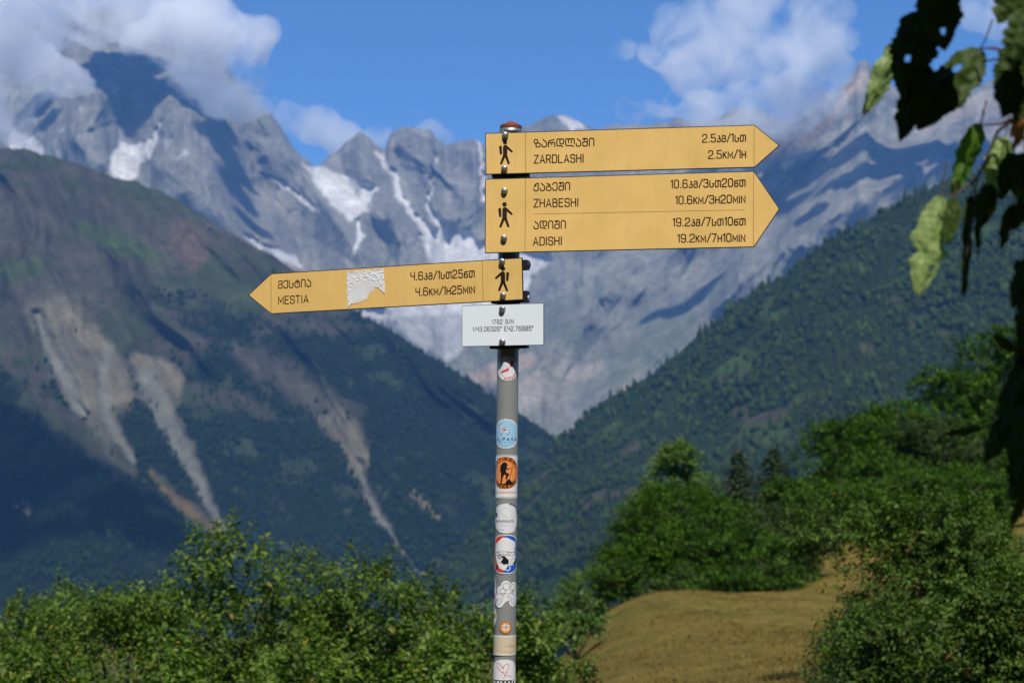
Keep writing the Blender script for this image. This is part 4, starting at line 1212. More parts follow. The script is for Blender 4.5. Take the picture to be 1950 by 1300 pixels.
def clamp(B, x0, x1, y0, y1, lab=None):
    """bar behind a board that grips the pole, with a half round strap behind"""
    a = B.loc(x0, y1); b = B.loc(x1, y0)
    o = slab('clamp', [(a[0], a[1]), (b[0], a[1]), (b[0], b[1]), (a[0], b[1])], -0.026, -0.0022, m_clamp, post, bevel=0.0012)
    o.matrix_basis = Matrix.Translation(-post.location) @ B.M
    # strap wrapped round the pole
    zc = (a[1] + b[1]) / 2 + B.O.z
    hh = abs(b[1] - a[1]) / 2 * 0.86
    n = 28; r0, r1 = POST_R + 0.0008, POST_R + 0.0040
    bm = bmesh.new(); rows = []
    for i in range(n):
        t = 2 * math.pi * i / n; c, s = math.cos(t), math.sin(t)
        rows.append([bm.verts.new((r * c, r * s, z)) for r, z in ((r0, -hh), (r1, -hh), (r1, hh), (r0, hh))])
    for i in range(n):
        A, Bv = rows[i], rows[(i + 1) % n]
        for k in range(4): bm.faces.new((A[k], A[(k + 1) % 4], Bv[(k + 1) % 4], Bv[k]))
    s_ = bm_obj('strap', bm, m_clamp, o, smooth=False)
    wl = Vector((post_x(zc), POST_D, zc))
    s_.matrix_basis = B.M.inverted() @ Matrix.Translation(wl)
    return o

Y1, Y2, YM, YW = R(9), R(9), R(21), R(17)
B1 = Board(962, 290, Y1, 0.056); B2 = Board(962, 410, Y2, 0.056); B3 = Board(960, 534, YM, 0.056); B4 = Board(958, 620, YW, 0.056)
b1 = board(B1, [(924, 254), (1437, 238), (1485, 277.5), (1437, 319.5), (925, 333)], m_yellow, 'top yellow arrow board pointing right, one destination')
b2 = board(B2, [(924, 341), (1436, 326), (1485, 398), (1436, 471), (923.5, 482.5)], m_yellow, 'tall yellow arrow board pointing right, two destinations')
b3 = board(B3, [(473, 562), (517, 521), (995, 490.5), (997, 571), (517, 598)], m_yellow, 'yellow arrow board pointing left with the remains of a torn sticker')
b4 = board(B4, [(880, 582), (1036, 577), (1036, 657), (880, 660)], m_white, 'white plate with the altitude and coordinates', cap_in=0.9, name='coordinate_plate')
line_on(B1, b1, 1001, 253.5, 1001.5, 329.5); line_on(B1, b1, 1436, 239.5, 1436, 318.5)
line_on(B2, b2, 1001, 340.5, 1000, 479.5); line_on(B2, b2, 1435, 328, 1434.5, 470); line_on(B2, b2, 1016.5, 408, 1418, 400, 0.8)
line_on(B3, b3, 919, 496.5, 921, 573.5); line_on(B3, b3, 517, 523, 517, 596)
text_on(B1, b1, 'ზარდლაში', 1017.5, 280.8, 1131, 278.2, 14.5, m_ink)
text_on(B1, b1, 'ZARDLASHI', 1017.5, 311.2, 1111, 309.2, 14.8, m_ink)
text_on(B1, b1, '2.5კმ/1სთ', 1338, 271.6, 1419.5, 269.6, 14.8, m_ink, small='კმსთ')
text_on(B1, b1, '2.5km/1h', 1349.5, 302.6, 1419.5, 300.8, 14.8, m_ink)
text_on(B2, b2, 'ჟაბეში', 1017, 364, 1085, 362.2, 14.5, m_ink)
text_on(B2, b2, 'ZHABESHI', 1017, 394.8, 1101, 393, 14.8, m_ink)
text_on(B2, b2, '10.6კმ/3სთ20წთ', 1278, 358.5, 1418.5, 355, 14.8, m_ink, small='კმსთწ', gap=0.25)
text_on(B2, b2, '10.6km/3h20min', 1287, 389, 1418.5, 386, 14.8, m_ink)
text_on(B2, b2, 'ადიში', 1017, 436.2, 1077, 435, 14.5, m_ink)
text_on(B2, b2, 'ADISHI', 1016, 467.2, 1069.5, 466.2, 14.8, m_ink)
text_on(B2, b2, '19.2კმ/7სთ10წთ', 1282, 431, 1418.5, 428.5, 14.8, m_ink, small='კმსთწ', gap=0.25)
text_on(B2, b2, '19.2km/7h10min', 1291, 461.6, 1418, 459.6, 14.8, m_ink)
text_on(B3, b3, 'მესტია', 531, 549.2, 592.5, 545.5, 14, m_ink)
text_on(B3, b3, 'MESTIA', 531, 579.2, 587.5, 576, 14, m_ink)
text_on(B3, b3, '4.6კმ/1სთ25წთ', 783, 533.5, 903.5, 527.5, 14.4, m_ink, small='კმსთწ', gap=0.25)
text_on(B3, b3, '4.6km/1h25min', 792.5, 563.3, 904, 557.5, 14.4, m_ink)
text_on(B4, b4, '1782 მ/M', 938, 617, 978.5, 616, 8.0, m_grey_ink, wpx=1.05, gap=0.26)
text_on(B4, b4, 'N43.06326° E42.76885°', 901.5, 631, 1015.5, 629, 8.2, m_grey_ink, wpx=1.05, gap=0.26)
pictogram(B1, b1, 962, 278.3); pictogram(B2, b2, 961, 396.5, 1.04)
pictogram(B3, b3, 958.5, 518.5, 1.02, flip=-1)
for B, b, pts in ((B1, b1, [(962.5, 258), (961, 321.8)]), (B2, b2, [(961, 363.8), (960, 453.8)]), (B3, b3, [(957, 498.5), (959, 562.8)]), (B4, b4, [(957.5, 588.5), (957.5, 651)])):
    for x, y in pts: bolt(B, b, x, y)
clamp(B1, 936, 1007, 313, 337.5); clamp(B1, 936, 1007, 262, 284)
clamp(B2, 936, 1007, 356, 380); clamp(B2, 936, 1007, 444, 468)
clamp(B3, 934, 1003, 494, 516); clamp(B3, 934, 1003, 553, 577.5)
clamp(B4, 931, 1003, 640, 663.5); clamp(B4, 931, 1003, 582.5, 602)
# screws sticking out at the end of the clamps
for (px, py, m_) in ((1001.5, 503, m_clamp), (1001.5, 567, m_zinc)):
    bm = bmesh.new(); ring(bm, [(0.0045, -0.03), (0.0045, 0.0), (0.0095, 0.0), (0.0105, 0.002), (0.0105, 0.0065), (0.009, 0.009), (0, 0.009)], 24)
    o = bm_obj('clamp_screw', bm, m_, post, smooth=False)
    q = B3.loc(px, py)
    o.matrix_basis = Matrix.Translation(-post.location) @ B3.M @ Matrix.Translation((q[0] - 0.0045, q[1], -0.018)) @ Matrix.Rotation(R(90), 4, 'Y')

# torn sticker: crumpled white foil left on the board
def torn_sticker():
    out = [(661.5, 518), (697, 514.5), (732, 511.3), (732.5, 528), (734.5, 546), (733.5, 560), (729, 556), (722, 548), (714, 546.5), (714, 553), (704, 560), (700, 569), (692, 573), (683, 577.5), (672, 578.5), (668.5, 581), (664, 586.5), (662.5, 576), (661.5, 545)]
    x0, x1, y0, y1 = 659, 737, 509, 588
    nx, ny = 160, 160
    X, Y = np.meshgrid(np.linspace(x0, x1, nx), np.linspace(y0, y1, ny))
    q = np.stack([X, Y, 0 * X], -1)
    wx = X + 0.9 * fbm(q / 4.0, 3); wy = Y + 0.9 * fbm(q / 4.0 + 9, 3)
    ins = in_poly(wx, wy, out)
    cxp, cyp = 700.0, 566.0
    rr = np.hypot((X - cxp) / 1.0, (Y - cyp) / 1.05)
    wrk = sstep(14, 46, rr)
    qq = np.stack([rr / 3.2, np.arctan2(Y - cyp, X - cxp) * 4.5, 0 * X], -1)
    h = 0.0003 + wrk * (0.0022 * np.abs(perlin(qq)) + 0.0013 * np.abs(perlin(q / 1.9)) + 0.0016 * np.abs(perlin(q / 4.0 + 5)))
    P0 = np.array(B3.loc(x0, y0)); Px = np.array(B3.loc(x1, y0)); Py = np.array(B3.loc(x0, y1))
    U = (X - x0) / (x1 - x0); Vv = (Y - y0) / (y1 - y0)
    P2 = P0 + (Px - P0) * U[..., None] + (Py - P0) * Vv[..., None]
    V = np.concatenate([P2, (0.0024 + h)[..., None]], -1)
    idx = np.arange(nx * ny).reshape(ny, nx)
    cell = ins[:-1, :-1] & ins[1:, 1:] & ins[:-1, 1:] & ins[1:, :-1]
    f = np.stack([idx[1:, :-1], idx[1:, 1:], idx[:-1, 1:], idx[:-1, :-1]], -1)[cell]
    C = np.zeros(X.shape + (3,)) + np.array([0.74, 0.74, 0.76])
    stain = sstep(0.0, 9.0, 12 - np.hypot(X - 706, (Y - 552))) + sstep(0, 6, Y - 566) * sstep(670, 680, X)
    C = mixc(C, [0.72, 0.60, 0.52], np.clip(stain, 0, 1) * 0.6)
    used, inv = np.unique(f, return_inverse=True)
    np_mesh('torn_sticker', V.reshape(-1, 3)[used], inv.reshape(-1, 4), attr_mat('torn_foil', rough=0.35, spec=0.5), b3, attr={'col': C.reshape(-1, 3)[used]})
torn_sticker()

# ------------------------------------------------------------------ stickers on the pole (flat print wrapped round the tube)
PXM = POST_D / F      # metres per photo pixel at the pole
m_print = attr_mat('sticker_print', rough=0.35, spec=0.5)
_lift = [0.0]
class Sticker:
    """canvas in photo pixels: u round the pole from its front, v up from the sticker's centre"""
    def __init__(s, cyp, a0, w, h, inside, bg, step=0.72, rot=0.0):
        s.cyp, s.a0 = cyp, a0
        s.u = np.arange(-w / 2, w / 2 + step, step); s.v = np.arange(-h / 2, h / 2 + step, step)
        s.U, s.V = np.meshgrid(s.u, s.v)
        s.C = np.zeros(s.U.shape + (3,)) + np.array(bg, float)
        s.mask = inside(s.U, s.V); s.rot = rot
    def fill(s, m, c): s.C[m] = c
    def disc(s, x, y, r, c, ry=None): s.fill(((s.U - x) / r) ** 2 + ((s.V - y) / (ry or r)) ** 2 < 1, c)
    def ringc(s, x, y, r, w, c, ry=None):
        k = r / (ry or r); d = np.hypot(s.U - x, (s.V - y) * k); s.fill(np.abs(d - r) < w / 2, c)
    def poly(s, pts, c): s.fill(in_poly(s.U, s.V, pts), c)
    def line(s, pts, w, c, curve=False):
        if curve:
            p = np.array(pts, float)
            for _ in range(3): p = np.concatenate([[p[0]], np.stack([p[:-1] * .75 + p[1:] * .25, p[:-1] * .25 + p[1:] * .75], 1).reshape(-1, 2), [p[-1]]])
            pts = [tuple(q) for q in p]
        d, _ = seg_dist(s.U, s.V, [(x, y, 1) for x, y in pts]); s.fill(d < w / 2, c)
    def text(s, t, x, y, h, length, c, w=1.0, arc=None, gap=0.3):
        st, ln = text_strokes(t, '', gap)
        for p in st:
            q = np.array(p) * [length / ln, h]
            if arc:   # (cx, cy, radius, centre angle, direction)
                ax, ay, ar, a0, dr = arc
                a = a0 - dr * (q[:, 0] - length / 2) / ar; rad = ar + dr * q[:, 1]
                pts = [(ax + math.cos(t_) * r_, ay + math.sin(t_) * r_) for t_, r_ in zip(a, rad)]
            else: pts = [(x + a, y + b) for a, b in q]
            s.line(pts, w, c)
    def build(s, label):
        _lift[0] += 0.00012
        ny, nx = s.U.shape
        rad = POST_R + 0.0004 + _lift[0]
        ang = (s.U + s.a0) * PXM / POST_R
        zc = P(965, s.cyp, POST_D).z
        z = zc + s.V * PXM
        X = post_x(z) + rad * np.sin(ang); Yv = POST_D - rad * np.cos(ang)
        V = np.stack([X - post.location.x, Yv - post.location.y, z - post.location.z], -1)
        idx = np.arange(nx * ny).reshape(ny, nx)
        m = s.mask
        cell = m[:-1, :-1] & m[1:, 1:] & m[:-1, 1:] & m[1:, :-1]
        f = np.stack([idx[:-1, :-1], idx[:-1, 1:], idx[1:, 1:], idx[1:, :-1]], -1)[cell]
        used, inv = np.unique(f, return_inverse=True)
        o = np_mesh('sticker', V.reshape(-1, 3)[used], inv.reshape(-1, 4), m_print, post, attr={'col': np.clip(s.C, 0.005, 0.85).reshape(-1, 3)[used]})
        o['label'] = label
def ell(rx, ry, p=2.0): return lambda u, v: (np.abs(u) / rx) ** p + (np.abs(v) / ry) ** p < 1
WH, BK = (0.74, 0.75, 0.77), (0.01, 0.01, 0.012)
# 1 round map sticker
s = Sticker(703, 0, 50, 50, ell(23.5, 23.5), WH)
s.ringc(0, 0, 16.5, 0.7, (0.3, 0.32, 0.34))
for k in range(7): s.line([(-17 + k * 3, 13 - k), (-15 + k * 3, -4 - k)], 0.5, (0.4, 0.42, 0.45))
s.line([(-1, -14), (0, 12)], 0.6, (0.35, 0.37, 0.4)); s.line([(-15, -2), (15, 4)], 0.5, (0.4, 0.42, 0.45))
s.poly([(3, 5), (7, 16), (12, 14), (8, 2)], (0.62, 0.05, 0.08)); s.poly([(-13, -10), (-12, -5), (1, 1), (4, -3)], (0.62, 0.05, 0.08))
s.text('AYPAAIS', 0, 0, 5, 34, (0.55, 0.06, 0.08), 1.1, arc=(0, 0, 22.5, -math.pi * 0.36, -1))
s.text('BEIAPIS', 0, 0, 5, 30, (0.16, 0.16, 0.2), 1.2, arc=(0, 0, 17.0, math.pi * 0.5, 1))
s.build('round white sticker with a red diagonal figure')
# 2 light blue alpaca sticker
s = Sticker(826, -2, 60, 58, ell(28, 28, 2.3), (0.74, 0.76, 0.80))
s.disc(0, 0, 26.4, (0.33, 0.58, 0.80))
ly = 8
s.poly([(-13, 17), (-15, 15), (-13, 13), (-11, 10), (-12, 4), (-9, -1), (-7, 2), (0, 2), (3, -1), (5, 4), (5, 9), (1, 11), (-3, 10), (-7, 9), (-8, 14), (-10, 18)], (0.78, 0.72, 0.78))
s.line([(-10, 21), (-10, 17), (-14, 16), (-12, 13), (-10, 11), (-12, 5), (-9, -2), (-7, 2), (0, 7), (-7, 7), (-7, 2)], 0.8, (0.05, 0.03, 0.08))
s.line([(-7, 8), (3, 8), (6, 5), (5, 0), (3, -2), (0, 4)], 0.9, (0.09, 0.01, 0.03)); s.line([(-5, 10), (-1, 12), (3, 11)], 0.6, (0.05, 0.03, 0.08))
s.text('ALPAKA', -23, -13, 5.2, 46, (0.015, 0.03, 0.05), 1.25, gap=0.5)
s.text('TRAVEL', -14, -18.5, 3.2, 28, (0.10, 0.2, 0.3), 0.55, gap=0.6)
s.line([(-13, -22), (9, -21.2)], 0.7, (0.10, 0.22, 0.36)); s.line([(-9, -24.6), (5, -24.2)], 0.7, (0.10, 0.22, 0.36))
s.build('light blue round sticker with a line drawn alpaca')
# 3 orange trekking sticker
s = Sticker(907, 0, 96, 82, lambda u, v: np.abs(v) < 41, WH)
cx_ = -3
OR = (0.74, 0.20, 0.03)
s.disc(cx_, 7, 31.5, OR, 30.5); s.disc(cx_, 7, 22.5, (0.80, 0.28, 0.08)); s.ringc(cx_, 7, 22.8, 0.7, (0.25, 0.05, 0.01))
s.text('BATIKENT', 0, 0, 6, 58, BK, 1.9, arc=(cx_, 7, 23.6, math.pi * 0.5, 1), gap=0.36)
s.text('TREKKING', 0, 0, 6, 56, BK, 1.9, arc=(cx_, 7, 29.4, -math.pi * 0.5, -1), gap=0.36)
hk = [(-8, 24), (-5, 27.5), (1, 26), (2, 23), (4, 22), (1, 19), (2, 16), (10, 14.5), (10.5, 16), (8, 17), (3, 12.5), (0, 14), (0, 8), (6, 5.5), (5.5, 3), (2, -4), (4.5, -6), (-1, -5), (0, 2), (-3, 4), (-6, -2), (-8, -12), (-2, -15), (-11, -14), (-10, -4), (-9.5, 8), (-12, 9), (-11, 20)]
s.poly([(x - 1, y) for x, y in hk], BK)
s.line([(12, 20), (5, -6)], 0.9, BK)
s.poly([(-8, -15), (-2, -12), (1, -6), (7, -5), (9, -9), (14, -11), (10, -14), (2, -16)], BK)
s.text('batikentrekking', -27, -31.5, 4.6, 56, (0.62, 0.16, 0.09), 0.9, gap=0.2)
s.line([(-48, 38.6), (48, 38.6)], 0.7, (0.08, 0.08, 0.1)); s.line([(-48, -38.6), (48, -38.2)], 0.7, (0.08, 0.08, 0.1))
s.build('white wraparound sticker with an orange disc and a hiker silhouette')
# 4 white round sticker with green needle and purple corner
s = Sticker(986, 1, 60, 58, ell(28.5, 28, 2.4), (0.72, 0.73, 0.78))
s.ringc(-3, 6, 13.5, 0.6, (0.45, 0.55, 0.35)); s.line([(-10, 11), (-4, 3), (-2, 6), (1, 0)], 1.2, (0.40, 0.62, 0.12))
s.text('MONARRANDO', -24, -7.5, 4.6, 38, (0.08, 0.09, 0.11), 0.8, gap=0.4)
s.line([(-20, -11), (12, -10.5)], 0.5, (0.6, 0.35, 0.45)); s.line([(-14, -14), (4, -13.6)], 0.5, (0.3, 0.35, 0.45)); s.line([(-22, -16.6), (14, -16.2)], 0.5, (0.6, 0.45, 0.5))
for k in range(3): s.disc(-16 + k * 5, -21, 1.1, (0.12, 0.13, 0.16))
s.poly([(4, 26), (12, 24), (22, 17), (30, 20), (30, 30), (6, 30)], (0.045, 0.02, 0.16)); s.poly([(20, 18), (24, 4), (29, 12), (29, 22)], (0.16, 0.16, 0.19))
s.disc(-24, 8, 5, (0.05, 0.045, 0.06), 8); s.disc(-22, 12, 3, (0.6, 0.6, 0.65), 2)
s.poly([(18, -20), (28, -10), (28, -24)], (0.03, 0.03, 0.05))
s.build('white round sticker with small print and a purple corner')
# 5 red and blue face sticker
s = Sticker(1053.5, 0, 64, 74, ell(30, 36.5, 3.0), WH)
i_ = ell(28, 34.5, 3.0)(s.U, s.V)
s.C[i_ & (s.U < -3)] = (0.60, 0.05, 0.025); s.C[i_ & (s.U >= -3)] = (0.015, 0.10, 0.50)
s.poly([(-22, 18), (-6, 31), (2, 31), (20, 22), (22, 8), (22, -4), (16, -20), (4, -22), (-2, -30), (-12, -26), (-20, -12), (-25, 2)], WH)
s.line([(-26, 0), (-14, 5), (2, 5), (20, 2), (26, 6)], 0.9, BK, True); s.line([(-25, -4), (-14, -2), (-6, 1), (2, -2), (14, -3), (24, -1)], 0.9, BK, True)
s.ringc(-14, 1.5, 2.2, 0.7, BK); s.ringc(6, 1.5, 3, 0.7, BK, 1.8)
s.poly([(-10, -16), (-5, -8), (-9, -3), (-2, -3), (2, -7), (6, -11), (5, -21), (2, -18), (-3, -20), (-6, -17)], BK)
s.ringc(-11, -5.5, 3.2, 1.3, BK); s.ringc(-11.5, -6, 1.2, 0.6, BK)
s.line([(20, 12), (19, 4), (21, -2)], 2.4, BK); s.poly([(12, -20), (24, -8), (26, -16)], BK); s.poly([(-25, -32), (-18, -20), (-14, -24), (-20, -30)], BK)
s.line([(8, -24), (9, -14), (14, -8), (20, -8)], 0.6, (0.15, 0.15, 0.2), True); s.line([(-2, -24), (2, -31), (9, -28), (8, -23)], 1.6, WH, True)
s.build('oval sticker of a bearded white face on red and blue halves')
# 6 white die-cut doodle
def cloudy(u, v):
    m = np.zeros(u.shape, bool)
    for x, y, r in [(-2, 17, 9.5), (14, 16, 8), (-11, 8, 9), (6, 8, 12), (18, 4, 8), (-15, -4, 8), (-2, -2, 11), (16, -9, 10), (-14, -16, 8.5), (-10, -10, 9), (13, -14, 9)]:
        m |= (u - x) ** 2 + (v - y) ** 2 < r * r
    return m
s = Sticker(1130, 3, 56, 60, cloudy, WH)
DK = (0.06, 0.06, 0.08)
for x, y, r in [(-1, 15, 6.5), (12, 14, 5), (-8, 6, 5.5), (16, 3, 5), (10, 5, 3.2)]: s.ringc(x, y, r, 0.8, DK)
s.line([(-18, -17), (-16, -8), (-9, -6), (-9, -12), (-15, -20), (-18, -17)], 0.8, DK, True); s.line([(8, -6), (16, -10), (18, -18), (12, -18), (7, -10), (8, -6)], 0.8, DK, True)
s.line([(-10, -2), (-7, -5), (-4, -2), (-7, 0), (-10, -2)], 0.7, DK, True); s.line([(0, -3), (3, -7), (6, -3), (3, -1), (0, -3)], 0.7, DK, True)
s.line([(-20, 0), (-12, 2), (-4, 4), (4, 0), (12, 8)], 0.7, DK, True); s.disc(15, -21, 1, DK)
s.build('white cut out sticker with curly line drawing')
s = Sticker(1125, -31, 26, 70, ell(12.5, 34), (0.66, 0.68, 0.74)); s.disc(4, 12, 3.5, (0.05, 0.07, 0.25), 8); s.disc(5, -8, 4, (0.5, 0.06, 0.04), 6); s.build('narrow pale sticker on the left side of the pole beside the curly one')
s = Sticker(1172, -33, 34, 46, ell(16, 22), WH); s.disc(9, 1, 5, (0.5, 0.26, 0.03), 5); s.build('white round sticker with a gold mark on the left side of the pole')
# 7 small orange emblem
s = Sticker(1192, 1.5, 26, 26, ell(12, 12), (0.75, 0.26, 0.03))
s.ringc(0, 0, 11.2, 0.8, (0.12, 0.05, 0.02)); s.disc(0, 0, 7.2, (0.72, 0.70, 0.68)); s.line([(-7, 0), (7, 0)], 1.5, (0.5, 0.14, 0.02)); s.line([(0, -7), (0, 7)], 1.5, (0.5, 0.14, 0.02))
for x in (-3.4, 3.4):
    for y in (-3.4, 3.4): s.disc(x, y, 1.0, (0.3, 0.3, 0.35))
for a in (0.8, 2.35, 3.9, 5.5): s.disc(9.2 * math.cos(a), 9.2 * math.sin(a), 0.9, (0.12, 0.05, 0.02))
s.build('small round orange sticker with a white cross emblem')
# 8 beige label
s = Sticker(1226, 0, 96, 38, lambda u, v: np.abs(v) < 18.5, (0.72, 0.68, 0.60))
s.fill(np.abs(s.V) < 15.5, (0.62, 0.52, 0.38)); q = np.stack([s.U / 9, s.V / 9, 0 * s.U], -1)
s.C *= (1 + 0.10 * fbm(q, 4))[..., None]
for k in range(3): s.line([(-26, 6 - k * 5), (-9, 6.6 - k * 5)], 0.5, (0.34, 0.27, 0.18))
s.line([(-8, 9), (-8, -6)], 0.5, (0.34, 0.27, 0.18)); s.line([(1, -1.5), (11, -2)], 1.2, (0.2, 0.15, 0.1)); s.line([(13, -2), (24, -2.4)], 0.9, (0.26, 0.2, 0.14)); s.line([(6, 2), (22, 1.4)], 0.6, (0.34, 0.27, 0.18))
s.line([(-24, -8), (0, -12), (26, -13)], 0.6, (0.38, 0.3, 0.2))
s.build('faded beige paper label wrapped round the pole')
# 9 Georgia heart sticker
s = Sticker(1290, -0.5, 62, 78, lambda u, v: ((np.abs(u) < 27) & (v < 20)) | ((np.abs(u) / 27) ** 2.4 + (np.abs(v - 12) / 25) ** 2.4 < 1), WH)
RD = (0.55, 0.01, 0.06)
s.line([(14, 5), (4, 7), (-4, 13), (-14, 22), (-15, 30), (-9, 30), (-4, 22), (0, 20)], 1.1, RD, True); s.line([(-1, 2), (3, 12), (9, 22), (6, 30), (1, 26), (-4, 20)], 1.1, RD, True)
for x, y in ((-1, 14), (6, 12), (-5, 7), (3, 5)): s.line([(x - 1, y), (x + 1, y)], 1.0, RD)
s.text('GEORGIA', -22, -17, 15, 44, (0.02, 0.022, 0.03), 2.1, gap=0.17)
s.build('white sticker with a hand drawn red heart at the bottom of the photo')
# ------------------------------------------------------------------ leaves hanging into the view from a tree beside the camera
m_nleaf = leaf_shader('shaded_broad_leaf', [(0.0, (0.028, 0.055, 0.009)), (1.0, (0.045, 0.078, 0.014))], rough=0.55, spec=0.15, trans=0.12)  # same leaf as the brighter ones, with shade put into a darker colour
m_bleaf = leaf_shader('sunlit_leaf', [(0.0, (0.075, 0.17, 0.014)), (1.0, (0.10, 0.20, 0.02))], rough=0.5, spec=0.3, trans=0.5)  # leaf in the sun: its brightness is put into the colour
m_pleaf = leaf_shader('pale_lit_underside', [(0.0, (0.26, 0.36, 0.12)), (1.0, (0.32, 0.42, 0.15))], rough=0.5, spec=0.4, trans=0.4)  # pale underside, lightened further in colour for sunlit blades
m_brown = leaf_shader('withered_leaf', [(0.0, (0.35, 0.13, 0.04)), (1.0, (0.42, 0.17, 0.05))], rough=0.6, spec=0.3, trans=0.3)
m_twig = paint('brown_twig', (0.09, 0.055, 0.035), rough=0.8, var=0.3, scale=60, bump=0.4, bscale=120)
near = empty('overhanging_tree', (1.9, 0.4, gz(1.9, 0.4)))
tag(near, 'dark ragged leaves hanging into the right side from a tree close by', 'tree')
def nrel(v): return np.asarray(v, float) - np.array(near.location)
def big_leaf(base, tip, wpx, D, mat, seed, twist=0.0, curl=0.25, tilt=0.0, holes=(), label=None, lob=0.13, bulge=0.42, cup=0.35):
    """serrated leaf between two photo positions; width in photo pixels; gnawed holes leave gaps in the blade"""
    r0 = np.random.default_rng(seed)
    a = ray(base[0], base[1], D); b = ray(tip[0], tip[1], D * (1 + tilt))
    L = np.linalg.norm(b - a); ax = (b - a) / L
    view = unit(a - np.array([0, 0, EYE]))
    side = unit(np.cross(ax, view)); nrm = unit(np.cross(side, ax))
    c, s_ = math.cos(twist), math.sin(twist)
    side, nrm = side * c + nrm * s_, nrm * c - side * s_
    W = wpx / F * D / 2 / max(abs(c), 0.35)
    nt, ns = 46, 12
    t = np.linspace(0, 1, nt); u = np.linspace(-1, 1, ns * 2 + 1)
    T, Uu = np.meshgrid(t, u, indexing='ij')
    prof = (t ** 0.5) * (1 - t) ** 0.85; prof /= prof.max()
    sk = bulge - 0.42; prof = np.interp(np.clip(t - sk * 4 * t * (1 - t), 0, 1), t, prof)
    ser = 1 - 0.13 * (np.abs(((t * 15) % 1.0))) * (t > 0.05)
    rag_l = 1 + lob * 3.2 * fbm(np.stack([t * 6, 0 * t + seed, 0 * t], -1), 4); rag_r = 1 + lob * 3.2 * fbm(np.stack([t * 6, 0 * t + seed + 50, 0 * t], -1), 4)
    half = np.where(Uu < 0, (prof * ser * rag_l)[:, None], (prof * ser * rag_r)[:, None])
    X = Uu * half * W
    Hh = -cup * W * (1 - np.abs(Uu)) * half + 0.10 * W * np.sin(T * 40 + np.abs(Uu) * 9) * np.abs(Uu) * (1 - np.abs(Uu)) * half
    dn = -curl * L * (T ** 2) * 0.5
    q = a + T[..., None] * ax * L + X[..., None] * side + (Hh + 0.05 * L * fbm(np.stack([T * 3, Uu * 1.2, 0 * T + seed], -1), 3) + dn * 0.4)[..., None] * nrm
    keep = np.ones((nt, 2 * ns + 1), bool)
    for (ht, hu, hr) in holes:
        keep &= (((T - ht) * L) ** 2 + ((Uu - hu) * W) ** 2) > (hr / F * D) ** 2
    idx = np.arange(nt * (2 * ns + 1)).reshape(nt, -1)
    cell = keep[:-1, :-1] & keep[1:, 1:] & keep[:-1, 1:] & keep[1:, :-1]
    f = np.stack([idx[:-1, :-1], idx[1:, :-1], idx[1:, 1:], idx[:-1, 1:]], -1)[cell]
    o = np_mesh('leaf', nrel(q).reshape(-1, 3), f, mat, near)
    st, fs = tube(nrel(np.stack([a - ax * L * 0.22 + np.array([0, 0, 0.1 * L]), a - ax * L * 0.08, a + ax * L * 0.02])), [0.0011, 0.0009, 0.0007], 5)
    np_mesh('stalk', st, fs, m_twig, o)
    if label: o['label'] = label
    return (a + b) / 2, L
